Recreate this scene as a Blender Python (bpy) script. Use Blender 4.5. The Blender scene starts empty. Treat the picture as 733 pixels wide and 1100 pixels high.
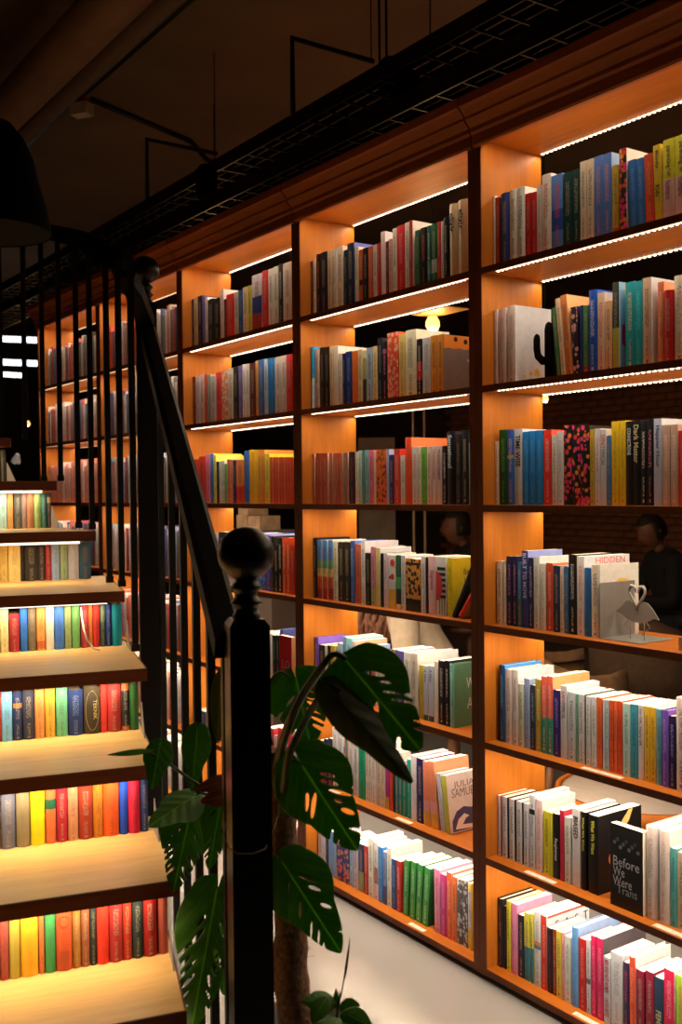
import bpy, bmesh, math, random
from mathutils import Vector, Matrix
random.seed(7)
sc = bpy.context.scene
C = sc.collection

# ---------------------------------------------------------------- camera
EYE = 1.40
YAW, PIT, ROLL, FPX = 0.9638, -0.0192, -0.0101, 1100.0
def _cam(P):
    x, y, z = P
    c, s = math.cos(YAW), math.sin(YAW); xc = x*c + y*s; yc = -x*s + y*c
    c, s = math.cos(PIT), math.sin(PIT); y2 = yc*c + z*s; z2 = -yc*s + z*c
    c, s = math.cos(ROLL), math.sin(ROLL); return (xc*c + z2*s, y2, -xc*s + z2*c)
_cols = [_cam(e) for e in ((1, 0, 0), (0, 1, 0), (0, 0, 1))]
RIGHT = Vector([_cols[i][0] for i in range(3)])
FWD = Vector([_cols[i][1] for i in range(3)])
UPV = Vector([_cols[i][2] for i in range(3)])
EYEP = Vector((0, 0, EYE))
cd = bpy.data.cameras.new('camera'); cam = bpy.data.objects.new('camera', cd); C.objects.link(cam)
cd.sensor_fit = 'VERTICAL'; cd.sensor_height = 24.0; cd.lens = 24.0*FPX/1100.0
cd.clip_start = 0.05; cd.clip_end = 60
cd.dof.use_dof = True; cd.dof.focus_distance = 3.1; cd.dof.aperture_fstop = 2.6
M = Matrix.Identity(4)
for i in range(3):
    M[i][0] = RIGHT[i]; M[i][1] = UPV[i]; M[i][2] = -FWD[i]; M[i][3] = EYEP[i]
cam.matrix_world = M
sc.camera = cam

def ray(px, py): return RIGHT*((px-366.5)/FPX) + FWD + UPV*((550-py)/FPX)
def at(px, py, d): return EYEP + ray(px, py)*d                       # at a forward distance
def onY(px, py, Y): r = ray(px, py); return EYEP + r*(Y/r.y)
def onZ(px, py, Z): r = ray(px, py); return EYEP + r*((Z-EYE)/r.z)

# ---------------------------------------------------------------- world, view
w = bpy.data.worlds.new('world'); sc.world = w; w.use_nodes = True
bg = w.node_tree.nodes['Background']; bg.inputs[0].default_value = (1.0, 0.62, 0.38, 1); bg.inputs[1].default_value = 0.004
sc.view_settings.view_transform = 'Standard'; sc.view_settings.look = 'None'
sc.view_settings.gamma = 1.0; sc.view_settings.exposure = 0.0
WARM = (1.0, 0.79, 0.53)
P_SHELF = 1.6     # watts of each 0.87 m strip
P_STAIR = 1.75
E_STRIP = 5.0

# ---------------------------------------------------------------- helpers
def srgb(h):
    h = h.lstrip('#'); r = []
    for i in (0, 2, 4):
        v = int(h[i:i+2], 16)/255.0
        r.append(v/12.92 if v <= .04045 else ((v+.055)/1.055)**2.4)
    return r
def tag(o, label=None, cat=None, group=None, kind=None):
    if label: o['label'] = label
    if cat: o['category'] = cat
    if group: o['group'] = group
    if kind: o['kind'] = kind
    return o
def empty(name, loc=(0, 0, 0), rotz=0, label=None, cat=None, group=None):
    o = bpy.data.objects.new(name, None); C.objects.link(o); o.empty_display_size = .05
    o.location = loc; o.rotation_euler = (0, 0, rotz)
    return tag(o, label, cat, group)
def link(name, me, parent=None, mats=None):
    o = bpy.data.objects.new(name, me); C.objects.link(o)
    if mats:
        for m in (mats if isinstance(mats, (list, tuple)) else [mats]):
            me.materials.append(m)
    if parent: o.parent = parent
    return o
class MB:
    """collects geometry for ONE mesh object"""
    def __init__(s): s.v = []; s.f = []; s.smooth = []
    def add(s, vs, fs, sm=False):
        b = len(s.v); s.v += [tuple(v) for v in vs]
        for f in fs: s.f.append([b+i for i in f]); s.smooth.append(sm)
        return s
    def box(s, x0, x1, y0, y1, z0, z1, mat=None):
        vs = [Vector((x, y, z)) for z in (z0, z1) for y in (y0, y1) for x in (x0, x1)]
        if mat is not None: vs = [mat @ v for v in vs]
        return s.add(vs, [(0, 2, 3, 1), (4, 5, 7, 6), (0, 1, 5, 4), (2, 6, 7, 3), (0, 4, 6, 2), (1, 3, 7, 5)])
    def tube(s, pts, r, n=8, caps=True, up=None):
        pts = [Vector(p) for p in pts]; k = len(pts)
        rs = r if isinstance(r, (list, tuple)) else [r]*k
        rings = []; prev = None
        for i in range(k):
            t = (pts[min(i+1, k-1)]-pts[max(i-1, 0)]).normalized()
            if prev is None:
                a = Vector((0, 0, 1)) if abs(t.z) < .9 else Vector((1, 0, 0))
                u = t.cross(a).normalized()
            else: u = (prev - t*prev.dot(t)).normalized()
            prev = u; v = t.cross(u)
            rings.append([pts[i] + (u*math.cos(2*math.pi*j/n) + v*math.sin(2*math.pi*j/n))*rs[i] for j in range(n)])
        vs = [p for q in rings for p in q]; fs = []
        for i in range(k-1):
            for j in range(n):
                fs.append((i*n+j, i*n+(j+1) % n, (i+1)*n+(j+1) % n, (i+1)*n+j))
        s.add(vs, fs, True)
        if caps:
            b = len(s.v)-len(vs)
            s.f.append([b+j for j in range(n)][::-1]); s.smooth.append(False)
            s.f.append([b+(k-1)*n+j for j in range(n)]); s.smooth.append(False)
        return s
    def rail(s, pts, wd, hg):
        """rectangular section swept along pts, kept upright"""
        pts = [Vector(p) for p in pts]; k = len(pts); vs = []; fs = []
        for i in range(k):
            t = (pts[min(i+1, k-1)]-pts[max(i-1, 0)]).normalized()
            sd = t.cross(Vector((0, 0, 1))).normalized(); u = sd.cross(t).normalized()
            for a, b in ((-.5, -.5), (.5, -.5), (.5, .28), (.3, .5), (-.3, .5), (-.5, .28)):
                vs.append(pts[i] + sd*a*wd + u*b*hg)
        n = 6
        for i in range(k-1):
            for j in range(n): fs.append((i*n+j, i*n+(j+1) % n, (i+1)*n+(j+1) % n, (i+1)*n+j))
        fs.append(tuple(range(n))[::-1]); fs.append(tuple((k-1)*n+j for j in range(n)))
        return s.add(vs, fs)
    def lathe(s, prof, c=(0, 0, 0), n=24, mat=None):
        """profile of (r, z)"""
        c = Vector(c); vs = []; fs = []
        for r, z in prof:
            for j in range(n):
                a = 2*math.pi*j/n; p = Vector((r*math.cos(a), r*math.sin(a), z))
                if mat is not None: p = mat @ p
                vs.append(c + p)
        for i in range(len(prof)-1):
            for j in range(n): fs.append((i*n+j, i*n+(j+1) % n, (i+1)*n+(j+1) % n, (i+1)*n+j))
        return s.add(vs, fs, True)
    def prism(s, poly, axis, a0, a1, mat=None):
        """poly of 2D points extruded along axis 'x','y','z'"""
        def P(p, a):
            q = {'x': Vector((a, p[0], p[1])), 'y': Vector((p[0], a, p[1])), 'z': Vector((p[0], p[1], a))}[axis]
            return mat @ q if mat is not None else q
        n = len(poly); vs = [P(p, a0) for p in poly] + [P(p, a1) for p in poly]
        fs = [tuple(range(n))[::-1], tuple(range(n, 2*n))] + [(i, (i+1) % n, n+(i+1) % n, n+i) for i in range(n)]
        return s.add(vs, fs)
    def mesh(s, name):
        me = bpy.data.meshes.new(name); me.from_pydata(s.v, [], s.f)
        me.polygons.foreach_set('use_smooth', s.smooth)
        bm = bmesh.new(); bm.from_mesh(me); bmesh.ops.recalc_face_normals(bm, faces=bm.faces); bm.to_mesh(me); bm.free()
        return me
    def build(s, name, m, parent=None): return link(name, s.mesh(name), parent, m)

# ---------------------------------------------------------------- materials
def nm(name):
    m = bpy.data.materials.new(name); m.use_nodes = True; nt = m.node_tree
    return m, nt, nt.nodes['Principled BSDF']
def simple(name, col, rough=.5, metal=0, noise=.0, scale=30, emit=None, es=0, bump=0, spec=.5):
    m, nt, b = nm(name); b.inputs['Roughness'].default_value = rough; b.inputs['Metallic'].default_value = metal
    b.inputs['Specular IOR Level'].default_value = spec
    tc = nt.nodes.new('ShaderNodeTexCoord'); n = nt.nodes.new('ShaderNodeTexNoise'); n.inputs['Scale'].default_value = scale; n.inputs['Detail'].default_value = 5
    nt.links.new(tc.outputs['Object'], n.inputs['Vector'])
    r = nt.nodes.new('ShaderNodeValToRGB'); r.color_ramp.elements[0].position = .3; r.color_ramp.elements[1].position = .7
    r.color_ramp.elements[0].color = [c*(1-noise) for c in col]+[1]; r.color_ramp.elements[1].color = [min(1, c*(1+noise)) for c in col]+[1]
    nt.links.new(n.outputs['Fac'], r.inputs['Fac']); nt.links.new(r.outputs['Color'], b.inputs['Base Color'])
    if bump:
        bp = nt.nodes.new('ShaderNodeBump'); bp.inputs['Strength'].default_value = bump; bp.inputs['Distance'].default_value = .005
        nt.links.new(n.outputs['Fac'], bp.inputs['Height']); nt.links.new(bp.outputs['Normal'], b.inputs['Normal'])
    if emit:
        b.inputs['Emission Color'].default_value = (*emit, 1); b.inputs['Emission Strength'].default_value = es
    return m
def wood(name, c0, c1, axis='x', rough=.38, scale=1.0, fine=.35):
    m, nt, b = nm(name); L = nt.links.new; N = nt.nodes.new
    tc = N('ShaderNodeTexCoord'); mp = N('ShaderNodeMapping')
    s = {'x': (1.2, 16, 16), 'z': (16, 16, 1.2), 'y': (16, 1.2, 16)}[axis]
    mp.inputs['Scale'].default_value = [v*scale for v in s]; L(tc.outputs['Object'], mp.inputs['Vector'])
    n = N('ShaderNodeTexNoise'); n.inputs['Scale'].default_value = 1.0; n.inputs['Detail'].default_value = 7; n.inputs['Distortion'].default_value = 1.2
    L(mp.outputs[0], n.inputs['Vector'])
    n2 = N('ShaderNodeTexNoise'); n2.inputs['Scale'].default_value = 9.0; n2.inputs['Detail'].default_value = 3; L(mp.outputs[0], n2.inputs['Vector'])
    mx = N('ShaderNodeMix'); mx.inputs[0].default_value = fine; L(n.outputs['Fac'], mx.inputs[2]); L(n2.outputs['Fac'], mx.inputs[3])
    r = N('ShaderNodeValToRGB'); r.color_ramp.elements[0].position = .32; r.color_ramp.elements[1].position = .68
    r.color_ramp.elements[0].color = (*c0, 1); r.color_ramp.elements[1].color = (*c1, 1)
    L(mx.outputs[0], r.inputs['Fac']); L(r.outputs[0], b.inputs['Base Color'])
    b.inputs['Roughness'].default_value = rough+.08; b.inputs['Specular IOR Level'].default_value = .3
    bp = N('ShaderNodeBump'); bp.inputs['Strength'].default_value = .15; bp.inputs['Distance'].default_value = .002
    L(mx.outputs[0], bp.inputs['Height']); L(bp.outputs[0], b.inputs['Normal'])
    return m
MAT = {}
MAT['wood'] = wood('shelf_wood', (.40, .106, .009), (.56, .165, .015), 'x')
MAT['wood_v'] = wood('panel_wood', (.39, .116, .011), (.54, .178, .019), 'z')
MAT['crown'] = wood('crown_wood', (.28, .064, .009), (.42, .108, .015), 'x', rough=.40)
MAT['edge'] = wood('shaded_edge_wood', (.18, .048, .014), (.25, .070, .019), 'z', rough=.45)  # darker copy of the panel wood; shade of unlit front edges put into colour
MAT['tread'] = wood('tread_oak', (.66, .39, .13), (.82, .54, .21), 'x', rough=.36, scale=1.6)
MAT['nosing'] = wood('shaded_tread_edge_wood', (.10, .028, .012), (.16, .045, .018), 'x', rough=.4)  # dark stain, plus painted-in shade of the unlit tread edges
MAT['black'] = simple('black_paint', (.004, .003, .003), rough=.33, noise=.2, scale=20, spec=.3)
MAT['rail'] = simple('rail_black_paint', (.003, .0025, .002), rough=.55, noise=.2, scale=20, spec=.05)
MAT['iron'] = simple('black_iron', (.006, .005, .004), rough=.42, noise=.2, scale=40, spec=.35)
MAT['matt_black'] = simple('matt_black', (.002, .002, .002), rough=.9, spec=.1)
MAT['steel'] = simple('grey_plate', (.34, .33, .33), rough=.45, metal=.3, noise=.05)
MAT['floor'] = simple('polished_concrete', (.205, .200, .210), rough=.26, noise=.10, scale=2.2)
MAT['ceiling'] = simple('ceiling_paint', (.20, .115, .065), rough=.9, noise=.15, scale=1.5)
MAT['duct'] = simple('painted_duct', (.20, .115, .065), rough=.7, noise=.1, scale=6)
MAT['darkwall'] = simple('dark_wall', (.045, .030, .022), rough=.8, noise=.2, scale=2)
MAT['mortar'] = simple('mortar', (.10, .06, .04), rough=.9, noise=.2, scale=12)
MAT['brick'] = simple('old_brick', (.50, .20, .10), rough=.9, noise=.35, scale=5)
MAT['paper'] = simple('label_paper', (.75, .70, .66), rough=.7, noise=.25, scale=160)
def emis(name, col, st, sample=False):
    m, nt, b = nm(name); b.inputs['Base Color'].default_value = (0.8, .8, .8, 1)
    b.inputs['Emission Color'].default_value = (*col, 1); b.inputs['Emission Strength'].default_value = st
    if not sample:
        try: m.cycles.emission_sampling = 'NONE'
        except Exception: pass
    return m
MAT['led'] = emis('warm_led_strip', (1.0, .74, .42), 1.25)
MAT['led_bead'] = emis('warm_led_diode', (1.0, .86, .62), E_STRIP)
MAT['led_cool'] = emis('stair_led_strip', (1.0, .92, .78), 1.5)
MAT['bulb'] = emis('amber_bulb', (1.0, .50, .12), 2.4)
MAT['tube'] = emis('white_tube', (.93, .97, 1.0), 3.0)

# pages: cream block with faint leaf lines
m, nt, b = nm('book_pages'); MAT['pages'] = m
tc = nt.nodes.new('ShaderNodeTexCoord'); mp = nt.nodes.new('ShaderNodeMapping'); mp.inputs['Scale'].default_value = (900, 6, 6)
ns = nt.nodes.new('ShaderNodeTexNoise'); ns.inputs['Scale'].default_value = 1
rr = nt.nodes.new('ShaderNodeValToRGB'); rr.color_ramp.elements[0].color = (.74, .70, .60, 1); rr.color_ramp.elements[1].color = (.90, .87, .79, 1)
rr.color_ramp.elements[0].position = .25; rr.color_ramp.elements[1].position = .6
nt.links.new(tc.outputs['Object'], mp.inputs[0]); nt.links.new(mp.outputs[0], ns.inputs['Vector']); nt.links.new(ns.outputs['Fac'], rr.inputs[0]); nt.links.new(rr.outputs[0], b.inputs['Base Color'])
b.inputs['Roughness'].default_value = .8

# covers: colour per face from the mesh attribute Col; printed marks from Ink (alpha .5 lettering, 1 motif)
def cover_mat(name, rough, ls=.72):
    m, nt, b = nm(name); L = nt.links.new; N = nt.nodes.new
    def math_(op, a, bb=None, c=None):
        n = N('ShaderNodeMath'); n.operation = op
        for i, v in enumerate((a, bb, c)):
            if v is None: continue
            if isinstance(v, (int, float)): n.inputs[i].default_value = v
            else: L(v, n.inputs[i])
        return n.outputs[0]
    ca = N('ShaderNodeAttribute'); ca.attribute_name = 'Col'
    ia = N('ShaderNodeAttribute'); ia.attribute_name = 'Ink'
    us = N('ShaderNodeUVMap'); us.uv_map = 'span'; sx = N('ShaderNodeSeparateXYZ'); L(us.outputs[0], sx.inputs[0])
    um = N('ShaderNodeUVMap'); um.uv_map = 'metre'
    u, v = sx.outputs[0], sx.outputs[1]
    # lettering: glyph-like noise inside the middle of the spine
    mp = N('ShaderNodeMapping'); mp.inputs['Scale'].default_value = (260, 330, 1); L(um.outputs[0], mp.inputs[0])
    nz = N('ShaderNodeTexNoise'); nz.inputs['Scale'].default_value = 1; nz.inputs['Detail'].default_value = 1; L(mp.outputs[0], nz.inputs['Vector'])
    gl = math_('GREATER_THAN', nz.outputs['Fac'], .5)
    inu = math_('LESS_THAN', math_('ABSOLUTE', math_('SUBTRACT', u, .5)), .21)
    t1 = math_('LESS_THAN', math_('ABSOLUTE', math_('SUBTRACT', v, .66)), .22)
    t2 = math_('LESS_THAN', math_('ABSOLUTE', math_('SUBTRACT', v, .22)), .12)
    t3 = math_('LESS_THAN', math_('ABSOLUTE', math_('SUBTRACT', v, .055)), .02)
    inner = math_('LESS_THAN', math_('ABSOLUTE', math_('SUBTRACT', u, .5)), .13)
    tt = math_('MAXIMUM', t1, math_('MULTIPLY', t2, inner))
    let = math_('MULTIPLY', math_('MULTIPLY', gl, inu), tt)
    let = math_('MAXIMUM', let, math_('MULTIPLY', t3, inner))
    # motif: coloured blobs
    mp2 = N('ShaderNodeMapping'); mp2.inputs['Scale'].default_value = (70, 70, 1); L(um.outputs[0], mp2.inputs[0])
    vo = N('ShaderNodeTexVoronoi'); vo.inputs['Scale'].default_value = 1; L(mp2.outputs[0], vo.inputs['Vector'])
    mo = math_('LESS_THAN', vo.outputs['Distance'], .47)
    al = ia.outputs['Alpha']
    islet = math_('MULTIPLY', math_('GREATER_THAN', al, .25), math_('LESS_THAN', al, .75))
    ismo = math_('GREATER_THAN', al, .75)
    fac = math_('ADD', math_('MULTIPLY', math_('MULTIPLY', let, islet), ls), math_('MULTIPLY', mo, ismo))
    hs = N('ShaderNodeHueSaturation'); L(ia.outputs['Color'], hs.inputs['Color']); L(math_('ADD', math_('MULTIPLY', math_('SUBTRACT', vo.outputs['Color'], .5), math_('MULTIPLY', ismo, .22)), .5), hs.inputs['Hue'])
    mx = N('ShaderNodeMix'); mx.data_type = 'RGBA'; L(fac, mx.inputs[0]); L(ca.outputs['Color'], mx.inputs[6]); L(hs.outputs[0], mx.inputs[7])
    # wear
    tc = N('ShaderNodeTexCoord'); n3 = N('ShaderNodeTexNoise'); n3.inputs['Scale'].default_value = 55; n3.inputs['Detail'].default_value = 6; L(tc.outputs['Object'], n3.inputs['Vector'])
    m2 = N('ShaderNodeMix'); m2.data_type = 'RGBA'; m2.blend_type = 'MULTIPLY'; m2.inputs[0].default_value = 1
    rp = N('ShaderNodeValToRGB'); rp.color_ramp.elements[0].color = (.90, .89, .88, 1); rp.color_ramp.elements[1].color = (1, 1, 1, 1); rp.color_ramp.elements[0].position = .3; rp.color_ramp.elements[1].position = .6
    L(n3.outputs['Fac'], rp.inputs[0]); L(mx.outputs[2], m2.inputs[6]); L(rp.outputs[0], m2.inputs[7])
    L(m2.outputs[2], b.inputs['Base Color']); b.inputs['Roughness'].default_value = rough
    b.inputs['Specular IOR Level'].default_value = .35
    return m
MAT['cover'] = cover_mat('book_cover', .42)
MAT['cloth'] = cover_mat('book_cloth', .75, .42)
_inkm = {}
def inkmat(col):
    k = tuple(round(c, 2) for c in col)
    if k not in _inkm:
        m, nt, b = nm('printed_ink'); b.inputs['Base Color'].default_value = (*col, 1); b.inputs['Roughness'].default_value = .5; _inkm[k] = m
    return _inkm[k]
# ---------------------------------------------------------------- room shell
def struct(name, mb, m, parent=None):
    o = mb.build(name, m, parent)
    if parent is None: o['kind'] = 'structure'
    return o
XL, XR, YF, YB, HC = -15.0, 3.0, -3.0, 8.6, 3.75
struct('floor', MB().box(XL, XR, YF, YB, -.10, 0), MAT['floor'])
struct('ceiling', MB().box(XL, XR, YF, YB, HC, HC+.1), MAT['ceiling'])
struct('wall_left', MB().box(XL-.1, XL, YF, YB, 0, HC), MAT['darkwall'])
struct('wall_right', MB().box(XR, XR+.1, YF, YB, 0, HC), MAT['darkwall'])
struct('wall_front', MB().box(XL, XR, YF-.1, YF, 0, HC), MAT['darkwall'])
wb = struct('wall_back', MB().box(XL, XR, YB, YB+.1, 0, HC), MAT['mortar'])
# bricks of the back wall, those seen between the shelves
bxme = bpy.data.meshes.new('brick')
_b = MB().box(-.104, .104, -.016, 0, -.031, .031)
brick_mesh = _b.mesh('brick'); brick_mesh.materials.append(MAT['brick'])
cnt = 0
stuffb = MB()
for r in range(4, 34):
    z = .04 + r*.074
    for c in range(-60, 12):
        x = c*.22 + (.11 if r % 2 else 0)
        d = Vector((x, YB, z)) - EYEP; f = d.dot(FWD)
        if f <= 0: continue
        px = 366.5 + FPX*d.dot(RIGHT)/f; py = 550 - FPX*d.dot(UPV)/f
        if 582 < px < 760 and (425 < py < 466 or 548 < py < 622) and cnt < 300:
            o = bpy.data.objects.new('brick', brick_mesh); C.objects.link(o); o.parent = wb
            o.location = (x + random.uniform(-.002, .002), YB + random.uniform(-.006, .004), z); o.rotation_euler = (random.uniform(-.02, .02), 0, random.uniform(-.02, .02)); cnt += 1
        elif 480 < px < 800 and 300 < py < 700:
            dy = random.uniform(-.006, .004); stuffb.box(x-.104, x+.104, YB-.016+dy, YB+dy, z-.031, z+.031)
o = stuffb.build('brick_courses', MAT['brick'], wb); o['kind'] = 'stuff'

# ---------------------------------------------------------------- bookcases
W = .95; DY = 1.9857; X0 = -5.953; DEP = .24
ZB = [z + EYE for z in (.970, .611, .279, -.059, -.399, -.734, -1.065, -1.386)]
TH = .019; PT = .027
BAYS = {4: 'right', 3: 'middle', 2: 'third', 1: 'fourth', 0: 'far left'}
def area(name, loc, rot, sx, sy, power, col=WARM, parent=None):
    ld = bpy.data.lights.new(name, 'AREA'); ld.shape = 'RECTANGLE'; ld.size = sx; ld.size_y = sy; ld.energy = power; ld.color = col
    o = bpy.data.objects.new(name, ld); C.objects.link(o); o.location = loc; o.rotation_euler = rot
    if parent: o.parent = parent
    return o
def led_mesh(L, beads):
    b = MB().box(0, L, -.004, .004, -.0025, 0); return b
UNITS = {}
labels = {
 4: 'tall orange-brown wooden open bookcase, nearest one, cut off by the right picture edge',
 3: 'tall orange-brown wooden open bookcase, full bay left of the nearest one',
 2: 'tall orange-brown wooden open bookcase behind the ball of the front newel',
 1: 'tall wooden open bookcase mostly hidden behind the rear newel post',
 0: 'far left end wooden open bookcase seen between the upper balusters'}
for i in range(5):
    xi = X0 + i*W
    root = empty('bookcase', (xi, DY, 0), 0, labels[i], 'bookcase', 'row of lit wooden bookcases'); UNITS[i] = root
    iw = W - 2*PT            # inner width
    pm = MB().box(-PT+.0008, 0, 0.002, DEP, .012, ZB[0]+.015+TH); p = pm.build('side_panel', MAT['wood_v'], root)
    MB().box(-PT+.0008, 0, 0, .0018, .012, ZB[0]).build('edge_band', MAT['edge'], p)
    pm = MB().box(iw, iw+PT-.0008, 0.002, DEP, .012, ZB[0]+.015+TH); p = pm.build('side_panel', MAT['wood_v'], root)
    MB().box(iw, iw+PT-.0008, 0, .0018, .012, ZB[0]).build('edge_band', MAT['edge'], p)
    MB().box(0, iw, .03, DEP-.02, 0.001, .0135).build('plinth', MAT['edge'], root)
    for j, zb in enumerate(ZB):
        if j == 0: zb = zb + .015
        sh = MB().box(.0002, iw-.0002, .002, DEP, zb+((0, .003, .003)[j] if j < 3 else .006), zb+TH).build('shelf', MAT['wood'], root)
        if j: MB().box(.0002, iw-.0002, 0, .0018, zb, zb+TH).build('edge_band', MAT['edge'], sh)
        zs = zb+((0, .003, .003)[j] if j < 3 else .006)
        if j < 7:
            for side in (0, 1):
                y = (.015 if j else .010) if side == 0 else DEP-.012
                x0 = .045 if side == 0 else .012; L = iw-.012-x0
                b = MB().box(x0, x0+L, y-.0028, y+.0028, zs-.0016, zs-.0002)
                st = b.build('led_strip', MAT['led'], sh)
                if i >= 2:
                    q = MB(); n = int(L/.0165)
                    for k in range(n):
                        xx = x0+.008+k*.0165
                        q.box(xx-.0028, xx+.0028, y-.0026, y+.0026, zs-.0042, zs-.0017)
                    dd = q.build('led_diode', MAT['led_bead'], sh); dd['kind'] = 'stuff'
                area('shelf_light', (xi+x0+L/2, DY+y, zs-.0046), (0, 0, 0), L, .006, P_SHELF*((1.05, .95, 1.0, 1.15, 1.5, 1.7, 1.8)[j]))
    # crown moulding
    prof = [(.0075, .0335), (.0075, .002), (.006, 0), (-.006, 0), (-.010, .006), (-.010, .034), (-.018, .040), (-.018, .052), (-.030, .066), (-.036, .072), (-.036, .080), (-.052, .098), (-.060, .104), (-.060, .128), (-.054, .134), (.02, .134), (.02, .0352), (.0075, .0352)]
    MB().prism(prof, 'x', -PT+.003, iw+PT-.003, Matrix.Translation((0, 0, ZB[0]+.0008))).build('crown', MAT['crown'], root)

# paper category labels on the ledges
def ledge_label(unit, j, px, py, ln):
    p = onZ(px, py, ZB[j]+TH+.0008); r = UNITS[unit]
    x = p.x - r.location.x; y = .018
    t = MB().box(x-ln/2, x+ln/2, y-.009, y+.009, ZB[j]+TH, ZB[j]+TH+.0008).build('shelf_label', MAT['paper'], r)
ledge_label(4, 5, 642, 831, .13); ledge_label(4, 6, 577, 943, .11); ledge_label(4, 6, 726, 999, .10); ledge_label(4, 7, 641, 1094, .11)
ledge_label(3, 6, 431, 882, .075); ledge_label(3, 7, 432, 1001, .075); ledge_label(3, 6, 360, 850, .06)

# ---------------------------------------------------------------- books
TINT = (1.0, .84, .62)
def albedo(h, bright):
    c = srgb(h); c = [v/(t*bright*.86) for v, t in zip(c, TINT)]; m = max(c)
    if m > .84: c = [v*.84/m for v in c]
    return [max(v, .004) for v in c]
class Bk:
    """raw geometry with colour per face"""
    def __init__(s): s.v = []; s.f = []; s.c = []; s.k = []; s.u = []; s.m = []; s.mi = []
    def quad(s, pts, col, ink=(0, 0, 0, 0), uv=None, mm=None, mi=0):
        b = len(s.v); s.v += [tuple(p) for p in pts]; n = len(pts); s.f.append(list(range(b, b+n)))
        s.c.append(col); s.k.append(ink); s.u.append(uv or [(-1, -1)]*n); s.m.append(mm or [(0, 0)]*n); s.mi.append(mi)
    def merge(s, o, M):
        b = len(s.v); s.v += [tuple(M @ Vector(p)) for p in o.v]
        s.f += [[b+i for i in f] for f in o.f]; s.c += o.c; s.k += o.k; s.u += o.u; s.m += o.m; s.mi += o.mi
    def mesh(s, name, mats):
        me = bpy.data.meshes.new(name); me.from_pydata(s.v, [], s.f)
        me.color_attributes.new('Col', 'FLOAT_COLOR', 'CORNER'); me.color_attributes.new('Ink', 'FLOAT_COLOR', 'CORNER')
        me.uv_layers.new(name='span'); me.uv_layers.new(name='metre')
        cc = []; kk = []; uu = []; mm = []
        for f, c, k, u, m in zip(s.f, s.c, s.k, s.u, s.m):
            for q in range(len(f)):
                cc += [*c, 1.0]; kk += list(k); uu += list(u[q]); mm += list(m[q])
        me.color_attributes['Col'].data.foreach_set('color', cc); me.color_attributes['Ink'].data.foreach_set('color', kk)
        me.uv_layers['span'].data.foreach_set('uv', uu); me.uv_layers['metre'].data.foreach_set('uv', mm)
        for m_ in mats: me.materials.append(m_)
        me.polygons.foreach_set('material_index', s.mi)
        return me
def cover_geo(t, h, d, base, bands, face, ink, hard, rnd, seed):
    """spine at y=0 facing -y; x 0..t; z 0..h"""
    g = Bk(); c = .0022 if hard else .0009
    c = min(c, t*.25)
    bulge = (.004 if hard else .0012) if t > .006 else 0
    n = 6 if rnd else (4 if t > .012 else 2)
    if rnd: bulge = min(.008, t*.28)
    sp = [(t*k/n, -bulge*math.sin(math.pi*k/n)) for k in range(n+1)]
    outer = [(0, d)] + sp + [(t, d)]
    spi = [(c+(t-2*c)*k/n, c-bulge*math.sin(math.pi*k/n)) for k in range(n+1)]
    inner = [(c, d)] + spi + [(t-c, d)]
    segs = []; z0 = 0
    for v1, col in bands: segs.append((z0*h, v1*h, col)); z0 = v1
    segs.append((z0*h, h, base))
    for a in range(len(outer)-1):
        p, q = outer[a], outer[a+1]
        isf = (a == 0 or a == len(outer)-2)
        for (za, zb_, col) in (segs if not isf else [(0, h, face)]):
            u0, u1 = (p[0]/t, q[0]/t)
            if isf: uv = None; mm = None; ik = (0, 0, 0, 0)
            else:
                uv = [(u0, za/h), (u1, za/h), (u1, zb_/h), (u0, zb_/h)]
                mm = [(p[0]+seed, za+seed*3), (q[0]+seed, za+seed*3), (q[0]+seed, zb_+seed*3), (p[0]+seed, zb_+seed*3)]; ik = ink
            g.quad([(p[0], p[1], za), (q[0], q[1], za), (q[0], q[1], zb_), (p[0], p[1], zb_)], col, ik, uv, mm)
        pi, qi = inner[a], inner[a+1]
        cc = face if isf else base
        g.quad([(p[0], p[1], h), (q[0], q[1], h), (qi[0], qi[1], h), (pi[0], pi[1], h)], cc)
        g.quad([(pi[0], pi[1], 0), (qi[0], qi[1], 0), (q[0], q[1], 0), (p[0], p[1], 0)], cc)
    # fore-edge ends of the boards
    for k in (0, len(outer)-1):
        p, q = outer[k], inner[k]
        g.quad([(p[0], p[1], 0), (q[0], q[1], 0), (q[0], q[1], h), (p[0], p[1], h)], face)
    return g, c
def page_geo(t, h, d, c, hard, mi=0, e=None):
    g = Bk(); e = e or (.0035 if hard else .0006)
    x0, x1, y0, y1, z0, z1 = c+.0001, t-c-.0001, c+.0003, d-(.004 if hard else .0015), (e if hard else .0002), h-e
    P = lambda x, y, z: (x, y, z)
    col = (.8, .8, .8)
    for q in ([(x0, y0, z1), (x1, y0, z1), (x1, y1, z1), (x0, y1, z1)], [(x0, y0, z0), (x0, y1, z0), (x1, y1, z0), (x1, y0, z0)],
              [(x0, y1, z0), (x0, y1, z1), (x1, y1, z1), (x1, y1, z0)], [(x0, y0, z0), (x0, y0, z1), (x0, y1, z1), (x0, y1, z0)],
              [(x1, y0, z0), (x1, y1, z0), (x1, y1, z1), (x1, y0, z1)], [(x0, y0, z0), (x1, y0, z0), (x1, y0, z1), (x0, y0, z1)]):
        g.quad(q, col, mi=mi)
    return g
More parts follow.
